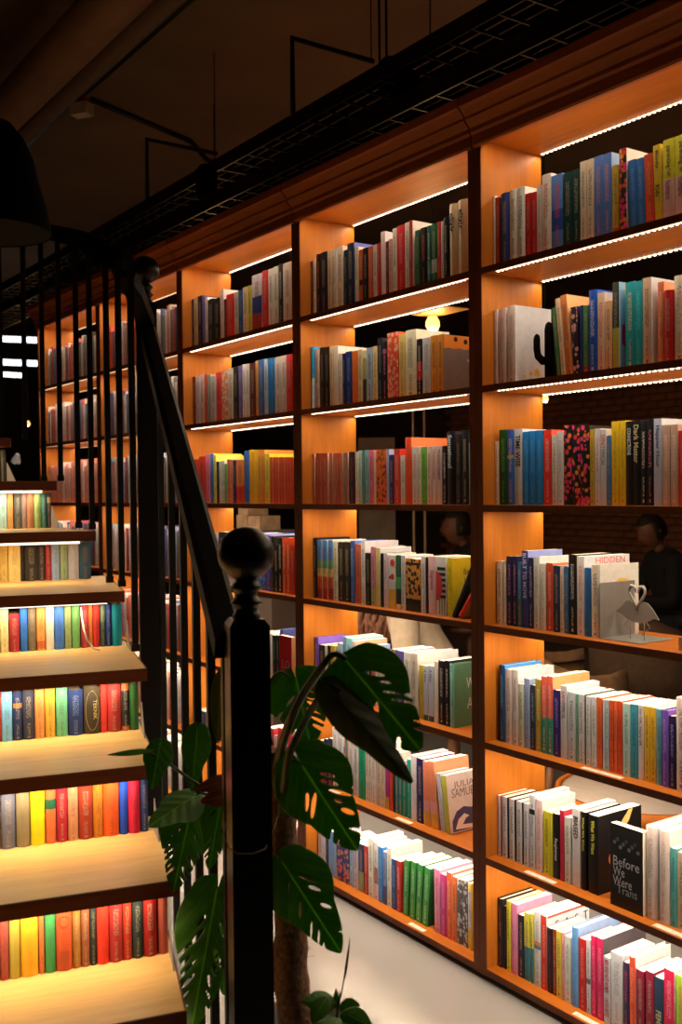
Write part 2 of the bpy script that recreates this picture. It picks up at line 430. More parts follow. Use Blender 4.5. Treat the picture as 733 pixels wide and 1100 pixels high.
PALETTE = [('black', '141212'), ('charcoal', '343030'), ('grey', '8c8884'), ('white', 'dcd4cc'), ('cream', 'ccb898'), ('beige', 'b89c7c'),
 ('taupe', '9c8070'), ('pale pink', 'dcb0a8'), ('pink', 'd87890'), ('magenta', 'b82878'), ('crimson', 'b81c40'), ('red', 'b82420'), ('dark red', '7c1c18'),
 ('terracotta', 'a04830'), ('orange', 'd87028'), ('red-orange', 'd04820'), ('mustard', 'b08c30'), ('yellow', 'd8b828'), ('olive', '787840'), ('lime', '98b430'),
 ('green', '3c8438'), ('dark green', '1c4828'), ('sea green', '2c8868'), ('teal', '2c7478'), ('pale green', 'a0bca0'), ('light blue', '7ca4c4'), ('blue', '2c68b0'),
 ('navy', '202c50'), ('dark purple', '241838'), ('purple', '5c4088'), ('lilac', '9c98b8'), ('slate blue', '3c5c7c'), ('brown', '6c4828'), ('dark brown', '382818'), ('tan', 'c89868')]
def cname(h):
    c = [int(h[i:i+2], 16) for i in (0, 2, 4)]
    return min(PALETTE, key=lambda p: sum((a-int(p[1][i:i+2], 16))**2 for a, i in zip(c, (0, 2, 4))))[0]
ORD = 'first second third fourth fifth sixth seventh eighth ninth tenth eleventh twelfth thirteenth fourteenth fifteenth sixteenth seventeenth eighteenth nineteenth twentieth'.split()
ORD += ['twenty-'+o for o in ORD[:9]] + ['thirtieth'] + ['thirty-'+o for o in ORD[:9]] + ['fortieth']
TEXTS = []        # (string, parent, kind, params)
def text_on(parent, s, centre, rdir, udir, length, height, col, name='spine_title', bold=0.0):
    TEXTS.append((parent, s, Vector(centre), Vector(rdir), Vector(udir), length, height, col, name, bold))
def parse(line):
    body, _, desc = line.partition('|'); tk = body.split()
    e = dict(xl=float(tk[0]), xr=float(tk[1]), yt=float(tk[2]), c=tk[3], desc=desc.strip(), o={})
    for t in tk[4:]:
        k, _, v = t.partition('='); e['o'][k] = v
    return e
def make_book(e, t, h, d, M, bright, as_thing, cloth=False, sink=None):
    o = e['o']; base = albedo(e['c'], bright); bands = []
    if 'b' in o:
        for q in o['b'].split(','):
            v, hx = q.split(':'); bands.append((float(v), albedo(hx, bright)))
    face = albedo(o['f'], bright) if 'f' in o else base
    lum = sum(srgb(e['c']))/3
    al = .5
    if 'n' in o or 't' in o: al = 0
    if 's' in o: al = 1.0
    ink = albedo(o['k'], bright) if 'k' in o else ((.42, .36, .27) if lum < .16 else (.10, .07, .05))
    hard = 'h' in o or cloth
    seed = random.random()*7
    g, c = cover_geo(t, h, d, base, bands, face, (*ink, al), hard, 'r' in o or cloth, seed)
    pg = page_geo(t, h, d, c, hard, 0 if as_thing else 1, .005 if cloth else None)
    if not as_thing:
        sink.merge(g, M); sink.merge(pg, M); return None
    root = empty('book', (0, 0, 0)); root.matrix_world = M
    link('cover', g.mesh('cover', [MAT['cloth' if cloth else 'cover']]), root)
    link('page_block', pg.mesh('page_block', [MAT['pages']]), root)
    if 't' in o:
        parts = o['t'].split('/')           # text:v0:v1:hex[:height frac]
        for p in parts:
            q = p.split(':'); s = q[0].replace('_', ' '); v0, v1 = float(q[1]), float(q[2]); hx = q[3]; hf = float(q[4]) if len(q) > 4 else .6
            off = (.0085 if (cloth or 'r' in o) else (.0045 if hard else .0018))
            uoff = float(q[5]) if len(q) > 5 else .5
            text_on(root, s, (t*uoff, -off, h*(v0+v1)/2), (0, 0, -1), (1, 0, 0), h*(v1-v0), t*hf, albedo(hx, bright), bold=.035)
    return root
BIG = Bk()
AREA_MIN = 400
KEEP = ('front reads HIDDEN', 'yellow circle', 'front reads FAST', 'fiery front', 'with framed picture', 'colourful front', 'black brushstrokes', 'pale flowered front', 'grey pictured front', 'yellow front', 'green lettered front', 'JULIA SAMUEL', 'white book with red circle and black stripes', 'red circles and mustard foot', 'TEKNIK in an oval', 'sun emblem')
COUNT = {}
def shelf_row(unit, j, rows, bright, things=True, setback=.045, where=''):
    """rows: list of (ox, oy, s, [lines]) in close-up coordinates"""
    zt = ZB[j]+TH+.0002; Y = DY+setback; prev = None; ents = []
    xin0 = X0+unit*W+.001; xin1 = X0+unit*W + W-2*PT-.001
    for ox, oy, s, lines in rows:
        for ln in lines.strip().split('\n'):
            if not ln.strip(): continue
            e = parse(ln); e['ox'], e['oy'], e['s'] = ox, oy, s; ents.append(e)
    n = 0; last = xin0
    res = []
    for e in ents:
        xl, xr, yt = e['ox']+e['xl']/e['s'], e['ox']+e['xr']/e['s'], e['oy']+e['yt']/e['s']
        ym = yt+35
        a = onY(xl, ym, Y).x; b = onY(xr, ym, Y).x
        h = onY((xl+xr)/2, yt, Y).z - zt
        a = max(a, last); b = min(b, xin1)
        if b-a < .003: continue
        h = max(.10, min(h, ZB[j-1]-zt-.012))
        dd = min(.66*h, .178)+random.uniform(-.004, .006)
        if 'd' in e['o']: dd = float(e['o']['d'])
        lean = math.radians(float(e['o'].get('l', 0)))
        yy = Y + float(e['o'].get('y', 0))
        M_ = Matrix.Translation((a+.0003, yy, zt)) 
        if lean: M_ = Matrix.Translation((a, yy, zt + (abs((b-a)*math.sin(lean)) if lean > 0 else 0))) @ Matrix.Rotation(lean, 4, 'Y')
        big = unit == 4 or (xr-xl)*h*FPX/3.4 > AREA_MIN or 't' in e['o'] or any(w_ in e['desc'] for w_ in KEEP)
        r = make_book(e, (b-a)-.0008, h, dd, M_, bright, things and big, sink=BIG)
        n += 1; last = b
        if r:
            th = b-a; szz = 'thin ' if th < .013 else ('thick ' if th > .036 else '')
            dsc = e['desc'] or (szz + cname(e['c']) + ' book')
            tag(r, '%s, %s from left, %s' % (dsc, ORD[n-1], where), 'book', 'books on the ' + where)
            r['_n'] = n; res.append(r)
    return res, last
R7 = 'shelf, right bay'
RB = 'shelf, middle bay'
SPECIAL = {}
def rowA(j, rows, bright, nm_): SPECIAL[('A', j)], lastx = shelf_row(4, j, rows, bright, True, .045, nm_+' '+R7); return lastx
def rowB(j, rows, bright, nm_): SPECIAL[('B', j)], lastx = shelf_row(3, j, rows, bright, True, .045, nm_+' '+RB); return lastx
ends = {}
ends[(4, 1)] = rowA(1, [(520, 180, 6.664, '''
34 44 222 7a1c14 n=1 |very thin dark red book
44 62 214 c8b8a4 k=8c2820 |thin off-white book with red lettering
64 84 205 c8b8a4 n=1 |plain thin off-white book
84 114 212 8c2a16 |brick red book
114 124 215 20203a n=1 |very thin dark navy book
124 183 182 2a3560 h=1 |navy book with pale lettering
185 243 158 c0b098 h=1 |cream book leaning on its cream twin
243 297 140 c8bca6 h=1 f=d8ccb8 |cream book with bright page edges
297 339 185 a01c1c |red paperback beside its red twin
340 380 176 a01c1c |second red paperback of a pair
380 418 130 c4ae9c k=706058 |beige book with grey lettering
418 484 48 d8c0a8 k=a02c20 h=1 |tall cream book with red lettering
486 566 50 6f95cf b=.28:6f95cf,.55:243c78 k=b83028 |thick light blue book with navy panel
570 634 35 12302c |dark green book, left of a pair
635 690 12 12302c |dark green book, right of a pair'''),
(623, 140, 6.664, '''
3 50 222 c9ae8c k=4c3828 |tan book with dark lettering, left twin
51 103 206 c9ae8c k=4c3828 |tan book with dark lettering, right twin
104 164 185 5570a8 f=b8c4d8 k=b06848 |blue book with orange stripes, left twin
165 230 165 5a78b4 f=b8c4d8 k=b06848 |blue book with orange stripes, right twin
234 280 250 a8842c b=.12:a04020 |mustard book with pale front
284 338 132 2a1c14 s=1 k=b82420 f=e0ccb0 h=1 |tall dark book patterned red and green
362 418 208 2c5a8c k=7c98b8 l=-2 |blue book, left of a leaning pair
420 474 195 2c5a8c k=7c98b8 l=-2 |blue book, right of a leaning pair
476 540 165 b8401f k=d88858 l=-2 |orange-red book leaning left
542 596 100 c8a028 t=Body:.70:.93:2c2418:.5/Kids:.36:.50:2c2418:.6 l=-2 |yellow book with bold dark lettering
597 680 62 c8b428 b=.52:b88c80 t=parenting_for:.55:.92:4c3820:.5/humans:.28:.50:6c4440:.5 |yellow-topped pink-bottomed thick book
684 780 30 c8b428 b=.52:b88c80 t=parenting_for:.55:.92:4c3820:.5/humans:.28:.50:6c4440:.5 |second yellow-topped pink-bottomed book cut by the frame''')], .62, 'top')
ends[(4, 2)] = rowA(2, [(520, 310, 6.664, '''
56 98 155 a88a78 k=74584c f=c8b0a4 |grey-pink paperback, first of three alike
108 158 142 a88a78 k=74584c f=c8b0a4 |grey-pink paperback, middle of three alike
170 226 122 b09684 k=74584c f=e4d4c8 |grey-pink paperback with a pale flowered front'''),
(520, 310, 6.664, '''
524 552 130 3a5a34 l=-6 |green book leaning left
556 592 60 c8a078 k=6c4c38 l=-6 |tall tan leaning book with dark lettering
596 640 36 a85c30 f=dc9c5c l=-6 |tall brown leaning book with orange front
642 688 128 2a1820 s=1 k=b07870 l=-3 |black book with a pink patterned spine
689 712 120 1c2c50 n=1 |thin dark blue book'''),
(623, 280, 6.664, '''
10 64 322 3a6038 b=.12:8c2018 |green book with red foot
68 126 210 1c3c80 h=1 k=b0a898 |tall blue book with spaced pale lettering
128 182 228 d0a888 k=a03020 |cream book with red lettering
184 232 288 c08c64 k=4c2c20 |short tan paperback with dark lettering
236 284 155 2c2c20 b=.48:8c7c24 f=a8c4d4 |dark-topped olive book with colourful front
328 393 152 1f7474 k=c09860 |teal book, left of a pair
394 450 146 1f7474 k=3c9890 |teal book, right of a pair
452 516 122 a07c60 k=3c2c20 f=ece0d0 |brown-grey book with black brushstrokes on white front
560 606 152 b85c38 k=e0b080 f=e08c60 |orange-brown book with orange front
608 674 212 8c1414 r=1 |dark red book
680 760 106 c8b090 k=8c3c30 h=1 |cream hardback near the right picture edge''')], .62, 'second')
ends[(4, 3)] = rowA(3, [(520, 450, 6.664, '''
78 108 158 c8b090 k=8c6c48 |thin cream book
112 166 78 14401c k=5c8838 |dark green book
168 216 76 2c4c8c b=.62:2c5898,.66:c08840 k=c09870 f=3c6cb0 |blue book with brown lettered top
219 276 72 d8d0c8 t=TIME_WISE:.50:.92:141414:.62 f=e4dcd4 |white book reading TIME WISE
280 320 92 2478b4 k=6ca8cc |blue book, first of three alike
324 370 86 2478b4 k=6ca8cc |blue book, middle of three alike
374 424 82 2478b4 k=6ca8cc |blue book, last of three alike
427 486 78 c02c20 k=e0a890 f=d84c38 |bright red book with pale lettering
488 526 116 b0a090 k=685448 |grey-beige paperback
528 572 90 c0b0a4 k=88746c |pale grey book
574 630 45 141414 s=1 k=c82c38 |black floral book, first of three alike
633 690 45 141414 s=1 k=c82c38 |black floral book, middle of three alike
693 758 47 141414 s=1 k=c82c38 f=1c1c18 |black floral book, last of three alike'''),
(623, 440, 6.664, '''
74 106 142 a08028 k=4c3c18 |mustard book
109 148 136 d0c0b4 k=b03830 |white book with red lettering
150 193 142 dccfc4 t=UN:.80:.93:c03830:.6/TYPICAL:.52:.79:4c5850:.6 |white book reading UNTYPICAL
196 226 186 3c5c7c |slate blue book
229 281 84 d0a41c k=8c6414 |yellow book, left of a pair
283 331 80 d0a41c k=8c6414 |yellow book, right of a pair
333 381 84 141414 t=CONNECTIONS:.60:.92:d8d0c0:.55 b=.55:1c1010,.56:141414 |black book reading CONNECTIONS
383 433 78 121212 t=Dark_Matter:.50:.95:a08c68:.72 |black book reading Dark Matter
436 480 84 121212 k=c8b898 |black book with white script lettering
482 528 66 141414 k=c06070 |black book with orange lettering
531 588 64 c0bcc4 t=Happier_Hour:.44:.92:34304c:.62 f=ece4d8 |pale lilac book reading Happier Hour
592 648 110 a07c64 k=c8a890 |taupe book, left of a pair
652 706 106 a07c64 k=c8a890 |taupe book, right of a pair
709 770 150 a81c14 |red book at the right picture edge''')], .68, 'third')
ends[(4, 4)] = rowA(4, [(520, 580, 6.664, '''
92 134 152 d4c0a4 k=48382c |cream book with dark lettering
136 160 152 b8a888 n=1 |plain thin cream book
163 203 118 1c1c38 k=c07090 |navy book with pink lettering, left twin
205 238 118 1c1c38 k=c07090 |navy book with pink lettering, right twin
240 271 160 2c5878 b=.4:3c5040 |blue book with green foot
274 317 78 2a2c5c t=BUILT_TO_MOVE:.38:.97:d8d0d8:.6 f=8c90b8 |tall indigo book reading BUILT TO MOVE
319 354 128 1c1c3c k=b0a8b0 |dark navy book
357 400 122 d8ccb8 k=8c5c48 |white book with coloured letters
402 444 170 cfc0a8 k=a08c70 f=ece0c8 |cream book with faint lettering
448 497 165 b83c20 k=e0b090 f=d86c48 |orange-red book with pale lettering
500 544 186 1c2840 |navy book with pale script lettering
546 574 192 c0a084 k=5c4438 |tan paperback
576 606 192 2c5878 |blue paperback
608 663 105 14100c k=b8b0a8 |black book with spaced white lettering
667 720 118 d8c4b0 k=b03828 f=f0e6d4 d=.178 |white book whose front reads HIDDEN'''),
(623, 580, 6.664, '''
38 78 200 2c6090 k=1c3c60 |blue book with dark lettering
84 148 178 e0ceb0 k=503828 h=1 f=ecdcc0 d=.15 |cream book with yellow circle on its front''')], .80, 'fourth')
ends[(4, 5)] = rowA(5, [(525, 700, 6.664, '''
78 120 97 1c3c5c k=6c90b0 f=3c88b8 h=1 |tall dark blue book with bright blue boards
123 168 127 d4c0b0 k=786860 |pale pink-grey book, left twin
171 213 131 d8c4b4 k=786860 |pale pink-grey book, right twin
216 254 232 c8c0a0 b=.86:c8c0a0 k=48685c |short cream book with olive top
256 298 192 98a4bc k=68748c |lilac-blue paperback
301 334 240 2c3038 k=9098a0 |dark charcoal paperback
336 376 198 a08430 k=e0c880 |mustard book
379 417 178 e05848 b=.47:2c8068 k=f0c0a8 f=f0a060 |coral and green book, left twin
419 463 178 e05848 b=.47:2c8068 k=f0c0a8 f=f0a060 |coral and green book with orange front
465 513 276 2c1c5c k=8c78b0 |dark violet paperback
516 562 244 d8ccc4 t=UN:.78:.92:c05848:.5/TYPICAL:.54:.77:5c5850:.6 |white paperback reading UNTYPICAL
568 625 290 e4ded4 k=141414 |white book with heavy black lettering
626 642 306 5c8c70 |thin sea green paperback
645 688 306 d8ccc0 k=50403c |cream paperback with round emblem
690 699 308 2c3c30 n=1 |very thin dark green paperback'''),
(623, 720, 6.664, '''
0 26 180 d4ccbc k=50403c |pale paperback with small round emblem
36 76 186 d0c8b8 k=50403c |pale grey-cream paperback with emblem
84 122 190 cfc4b4 k=6c5c50 |beige-grey paperback with emblem
124 160 195 e05a28 k=b03c18 |orange paperback
166 184 210 c8ccc4 n=1 |thin pale paperback with purple marks
186 211 212 b8c0bc |thin grey-green paperback
214 242 215 d84c24 |red-orange paperback
245 268 218 e86838 |light orange paperback
271 304 220 d04420 |deep orange paperback
309 362 238 b8ccb8 k=506450 |pale green paperback with ring emblem
365 417 243 3c8c98 k=1c5460 |teal-blue paperback
420 460 250 e4cfc0 t=I'm_OK,:.74:.95:40302c:.5/You're_OK:.45:.72:40302c:.5 |pink-white paperback reading I'm OK, You're OK
463 504 258 d8a428 |golden yellow paperback, left twin
506 547 265 d8a428 |golden yellow paperback, right twin
550 588 276 5c98a0 |dusty teal paperback
591 638 286 6c4494 k=b898c8 f=7c50a4 h=1 d=.17 |purple hardback with purple front
642 684 328 241c44 k=a098b0 f=342c5c d=.15 |navy book with framed picture on its front''')], .95, 'fifth')
ends[(4, 6)] = rowA(6, [(525, 830, 6.664, '''
52 88 160 c0b4b4 k=58484c f=c04030 |grey-white book with red edge
98 136 174 d8ccc4 k=58484c f=201818 |grey-white book, second of five alike
148 188 190 d8ccc4 k=58484c f=201818 |grey-white book, third of five alike
200 242 206 d8ccc4 k=58484c f=201818 |grey-white book, fourth of five alike
252 290 222 d8ccc4 k=58484c f=d8ccc4 |grey-white book, last of five alike
293 333 162 e0d4cc b=.74:e0d4cc,.81:181414 k=30282c |tall white book with black square
338 388 194 e4bcae k=b06858 f=f0dccc |pale pink book with red lettering
394 444 278 c8b424 k=3c3818 |yellow book with grey ring
445 460 290 c8b424 n=1 |thin plain yellow book
463 506 296 14100f t=Forgiveness:.28:.62:d8c8b8:.6 |black book reading Forgiveness
512 540 272 b81c38 |crimson book
545 588 320 c8bca4 k=5c5040 |short beige book
600 656 258 d8c8bc t=BIASED:.62:.90:181414:.6 k=484040 |white book reading BIASED
664 700 282 0c0c0c t=What_We_Want:.50:.93:c8b838:.4 |black book with yellow title, left twin'''),
(623, 850, 6.664, '''
62 134 172 0c0c0c t=What_We_Want:.50:.93:c8b838:.35 f=100c0c d=.17 |thick black book with fiery front'''),
(623, 850, 6.664, '''
478 560 252 d8bca8 h=1 r=1 k=a08c7c f=f0e0cc |thick pale peach hardback, left twin
572 646 277 d4b8a4 h=1 r=1 k=a08c7c f=f0e0cc |thick pale peach hardback, right twin
649 698 408 5ca898 k=1c6474 |turquoise paperback
700 760 440 c0a880 |beige book at the picture edge''')], 1.0, 'sixth')
ends[(4, 7)] = rowA(7, [(525, 940, 6.664, '''
66 104 168 1c1c1c k=a83828 f=2c2420 h=1 |tall black hardback with red lettering
106 126 222 201c1c n=1 |short thin black book
130 160 186 d0c030 k=403c18 |yellow book
164 210 206 e07c98 k=f0b0c0 f=e890a8 |pink book with pink front
214 253 286 241828 |purple-black book
256 297 272 c8b840 b=.50:2c7078 |yellow-topped teal-bottomed book, left twin
299 325 280 c8b840 b=.50:2c7078 |yellow-topped teal-bottomed book, right twin
328 374 265 e0d4c4 b=.50:e0d4c4,.55:3c7090,.60:d87830 k=8c7c6c |cream book with orange and blue dots
377 418 292 c83020 f=f0e8dc k=e08c70 d=.17 |red book whose white front reads FAST
421 460 378 201018 k=5c2c3c |black paperback with dim red lettering
462 484 388 8c2c20 |thin brick red paperback
486 524 402 d0b438 k=3c3018 |yellow paperback with dark lettering
526 544 412 d89090 |thin rose paperback
547 592 440 d0ccb4 k=78786c |pale green-cream paperback
596 644 372 6ca0cc k=4880b0 f=a0c0e0 h=1 d=.165 |light blue book
647 698 456 b82020 k=d87860 |red paperback'''),
(623, 970, 6.664, '''
48 78 262 d8d0c8 b=.40:d8d0c8,.47:605850 k=3c3834 |white paperback with small pictures
82 118 236 c8204c k=e07890 |crimson book, left twin
121 168 252 c8204c k=e07890 f=483c3c d=.17 |crimson book with dark printed front, right twin
172 220 386 e8e0d8 t=MEN_WHO_HATE_WOMEN:.46:.96:a02434:.75/LAURA_BATES:.10:.38:a02434:.7 |white book reading MEN WHO HATE WOMEN
224 308 362 ccc4bc k=908078 |thick pale grey book
314 352 426 3c2848 b=.62:302848 k=c04860 |dark plum paperback
357 402 386 c84828 f=f0e0d0 h=1 k=e09078 |orange-red hardback
406 462 482 8c1c34 b=.42:8c1c34 |green-topped crimson book, left twin
474 532 492 8c1c34 b=.42:8c1c34 |green-topped crimson book, right twin
536 600 536 24384c t=FEMINISM:.12:.55:b8b080:.6 |navy book with tall pale lettering
604 680 480 c81c40 k=e08898 f=e8dcd0 |crimson book with pale boards
692 760 524 98b428 k=b0483c |lime green book at the right picture edge''')], 1.0, 'bottom')
# ---- middle bay
ends[(3, 1)] = rowB(1, [(322, 220, 7.33, '''
70 100 448 5c2018 |dark red thin book
106 128 428 c8b498 |thin cream book
134 163 388 1c1414 k=c86028 |black book with orange lettering
166 216 372 181820 |black book
221 258 358 a88c6c k=604c38 |tan book
261 284 346 b89c7c k=5c2418 |beige book with dark dot, left twin
285 298 342 d8c8b0 n=1 |very thin pale book
300 342 326 c8a888 k=5c2418 |beige book with dark dot, right twin
350 376 356 18242c |blue-black book
378 432 302 1c2030 h=1 f=4c5080 |tall navy hardback
437 466 332 a89474 k=4c4028 |cream-brown book
470 496 354 a03c20 b=.35:a03c20,.45:201410 |red-brown book
500 538 340 141414 |black paperback
542 578 328 a04424 |rust paperback
581 610 314 a89080 |grey-pink paperback
613 638 302 a02420 |red paperback
642 678 212 c8a898 f=ecdccc h=1 k=c8a898 |tall pink-beige hardback
681 704 288 5c1c14 |thin dark red paperback'''),
(410, 200, 7.33, '''
50 86 418 a87c6c |dusty pink paperback
89 122 332 c0a890 k=3c3430 |cream book with dark lettering
126 182 308 a81c1c k=c87870 |red book with pale lettering
186 217 288 b09c88 |grey-beige book
220 248 272 8c2018 f=ecd8c0 h=1 |dark red hardback with cream page edges
266 300 348 2c5030 |green book
306 357 326 141414 k=983c28 |black book with red marks
360 390 312 1c4838 k=c0c0b0 b=.2:1c4838,.42:486858 |dark green book, left twin
393 438 296 1c5030 b=.2:1c5030,.42:8c9080 |green book with pale panel, right twin
441 468 280 9c2c20 |brick red book
471 488 276 b09888 |thin grey-pink book
491 535 246 141820 h=1 |tall navy-black book
540 602 142 c8a87c t=elixir:.62:.88:242018:.62 r=1 h=1 |tall cream book reading elixir, left twin
606 680 108 c8a47c t=elixir:.62:.88:242018:.58 r=1 h=1 |tall cream book reading elixir, right twin''')], .62, 'top')
ends[(3, 2)] = rowB(2, [(322, 350, 7.33, '''
74 118 168 3898c0 b=.50:a8a498 r=1 n=1 |blue-topped grey book
123 156 184 c8ac94 k=4c3c34 |cream book
160 196 170 1c1814 k=706050 |black book, left twin
198 233 166 1c1814 k=706050 |black book, right twin
237 268 162 b89468 b=.88:b89468 k=6c5440 |tan book with pink top
270 305 158 d4bca0 n=1 f=e8d8bc |pale cream hardback
310 338 218 d4bca4 k=806858 |pale pink paperback
340 360 218 1c2444 |thin dark navy paperback
364 412 202 1c2c5c k=7888b0 |navy book with pale lettering
415 456 197 c86020 n=1 |orange book
460 496 186 d0b080 |cream-yellow book
499 528 192 c8bc90 b=.45:2c2820,.85:8c8c58 n=1 |olive and dark picture book
531 575 172 98a0a8 k=282828 |grey-blue book with black lettering
578 613 160 c8a870 k=684c30 |tan-yellow book
617 654 96 1c1c20 k=706c68 |tall black book'''),
(410, 340, 7.33, '''
2 44 200 181418 k=c06880 b=.80:181418,.87:803850 |black book with pink mark
47 132 126 d84c20 h=1 s=1 k=e09878 |thick orange-red book with white lettering
138 188 140 b89850 k=6c5428 |mustard-tan book
191 276 106 d8c8a0 k=605840 f=ecdcb8 h=1 |tall thick cream hardback
280 320 177 1c1418 b=.28:1c1418,.60:a82820 k=c8b8a8 |black book with red band
324 386 167 c0b4ac k=5c6470 |pale grey book
389 437 150 b87028 k=3c2414 |amber paperback with bird, left twin
440 488 142 b87028 k=3c2414 f=5c544c d=.17 |amber paperback with grey pictured front, right twin''')], .68, 'second')
ends[(3, 3)] = rowB(3, [(322, 460, 7.33, '''
98 119 200 9c3c28 f=e0b090 |terracotta paperback
131 154 196 9c3c28 |terracotta paperback
155 180 196 9c3c28 |terracotta paperback
182 223 196 9c3c28 f=e0b090 |terracotta paperback
237 260 196 9c3c28 f=e0b090 |terracotta paperback
267 289 196 a04c34 |terracotta paperback
290 316 195 9c3c28 |terracotta paperback
317 340 195 a04830 f=e0b090 |terracotta paperback
345 363 192 786450 |thin grey-brown paperback
364 382 192 9c3c28 f=e8d0b8 |terracotta paperback
391 436 186 1c1418 k=8c2820 |black paperback
440 464 186 c8b498 |cream paperback
466 491 176 98a888 |pale sage paperback
493 513 176 3c6c70 |thin teal paperback
516 546 172 6c9080 k=1c2824 |sage green book with black marks
549 584 172 d0607c |pink book
586 602 180 c8a880 n=1 |thin cream book
605 683 168 d85820 k=702c18 s=1 |thick orange book with dark shapes
686 706 166 8890a0 n=1 |thin grey-blue book'''),
(410, 450, 7.33, '''
62 98 282 2c2050 |purple-navy paperback
100 148 236 b03024 k=d08868 |red book
152 187 286 c8bca8 k=4c4844 |cream paperback
190 238 146 d04424 n=1 f=f07c44 d=.17 h=1 |tall orange hardback with orange front
243 286 218 d8c8b8 k=b03c38 |white book with red and grey lettering
289 314 220 c8b898 |thin cream book
317 355 220 5c9430 k=243c14 |bright green book
359 397 216 c8a890 k=5c3020 |pale pink-beige book
400 434 213 c8a898 t=TRANSFORMER:.42:.95:a05c58:.5 |pink book with spaced red lettering, left twin
437 476 212 d0a898 t=TRANSFORMER:.42:.95:484868:.5 |pink book with spaced lettering, right twin
482 516 212 1c1414 k=b8a898 |black book
519 578 98 141418 t=Sensational:.50:.95:d8d4d0:.55 h=1 f=201c24 |tall black book reading Sensational
584 630 126 1c1814 k=685c50 |dark brown-black book
633 684 88 101014 f=1c3040 |tall black book with orange title
688 712 190 607068 |thin grey-green book''')], .72, 'third')
ends[(3, 4)] = rowB(4, [(322, 565, 7.33, '''
105 136 94 14141c h=1 |tall black hardback
140 178 112 3c7cb0 b=.18:a82818,.38:c84c28,.52:c8a050,.66:4c8c58 f=ecdcc4 |rainbow-striped book, first of three alike
182 220 112 3c7cb0 b=.18:a82818,.38:c84c28,.52:c8a050,.66:4c8c58 f=ecdcc4 |rainbow-striped book, middle of three alike
226 264 112 3c7cb0 b=.18:a82818,.38:c84c28,.52:c8a050,.66:4c8c58 f=ecdcc4 |rainbow-striped book, last of three alike
268 302 120 c8b894 k=50442c |cream book with dark emblem
306 350 126 2c2418 k=a08c60 |dark brown book, left twin
352 398 126 2c2418 k=a08c60 |dark brown book, right twin
402 436 118 3c4c74 k=b8c0d0 f=4c64a0 h=1 |slate blue hardback
440 482 144 b85434 |rust book
486 516 122 d8c8b4 k=282420 f=f0e4d4 |white book with black lettering
521 560 214 1c1810 k=808040 |short black book
563 598 165 b86c78 b=.30:a09850 |pink book with yellow foot
601 636 172 b8a05c n=1 f=f0e8d8 |cream book fading to yellow
640 660 216 1c1414 n=1 |thin black book
664 692 218 d0b4ac k=704840 |pale pink paperback'''),
(410, 575, 7.33, '''
26 56 156 d8c8c0 k=4c4040 |thin white paperback
60 110 158 d8c8b0 b=.36:c08c28,.5:c8c0b0 n=1 |white book with red circles and mustard foot
116 153 157 285030 b=.10:c8a070,.38:2c3028,.6:489050 n=1 |green illustrated book
156 188 160 d4c4bc k=705c54 |pale grey book
193 308 186 b87830 b=.24:181410,.88:b87830,.93:181410 s=1 k=201810 d=.14 |thick orange book with black chequered ends
314 348 170 d0c0b4 k=3c3430 |white book with dark lettering
350 364 172 201c1c n=1 |very thin black book
370 430 166 d0a49c t=Sapiens:.42:.76:a83848:.6 |pale pink book reading Sapiens
434 512 170 e4d8c4 n=1 |white book with red circle and black stripes
522 556 180 c8ac18 k=504c20 f=d0b41c d=.15 |yellow book with yellow front''')], .82, 'fourth')
ends[(3, 5)] = rowB(5, [(335, 660, 7.33, '''
22 56 182 5c3c84 h=1 f=7c58a8 |purple hardback
60 104 240 1c1c30 |dark navy paperback
106 124 246 c8c4a0 |thin pale paperback
127 149 246 181814 |thin black paperback
152 184 246 b8983c |mustard paperback
206 244 228 90a8b0 |grey-blue paperback
247 270 176 6c8890 |slate grey book
273 317 186 88b4b0 f=a8ccc8 |pale teal book
320 347 212 c0b4a8 f=e8a078 |grey-cream book with orange front
350 388 256 8c94bc f=a0b0d0 |periwinkle paperback
392 430 306 283048 |navy paperback
432 468 308 202838 |blue-black paperback
471 500 316 c85c38 |orange paperback
503 560 318 d0b8a0 |pale peach paperback
562 602 322 c8b8a0 |cream paperback'''),
(410, 670, 7.33, '''
76 112 202 4c4438 s=1 k=a08860 |brown patterned book
117 173 212 5c4880 k=d0c0d8 |purple book with white title
178 234 226 c8bca4 k=5c5040 h=1 |thick cream book
237 286 236 c0a890 k=4c4038 h=1 f=f0e4d0 d=.17 |thick beige hardback with broad cream front
302 327 326 b89c28 |mustard paperback
331 367 332 c8c0c0 b=.10:2c4840 t=A_New:.7:.93:505868:.5 |grey-white paperback with dark foot, left twin
371 412 332 c8c0c0 b=.10:2c4840 t=A_New:.7:.93:505868:.5 |grey-white paperback with dark foot, right twin
417 446 296 d0b8a0 n=1 f=e8d8c0 |plain peach book
450 496 291 181214 b=.82:181214 k=c0a090 |black book with orange top, left twin
500 534 291 181214 b=.82:181214 k=c0a090 |black book with orange top, right twin
540 576 318 70a088 k=b8d0c0 f=4c7c5c d=.165 h=1 |green hardback with green lettered front''')], .95, 'fifth')
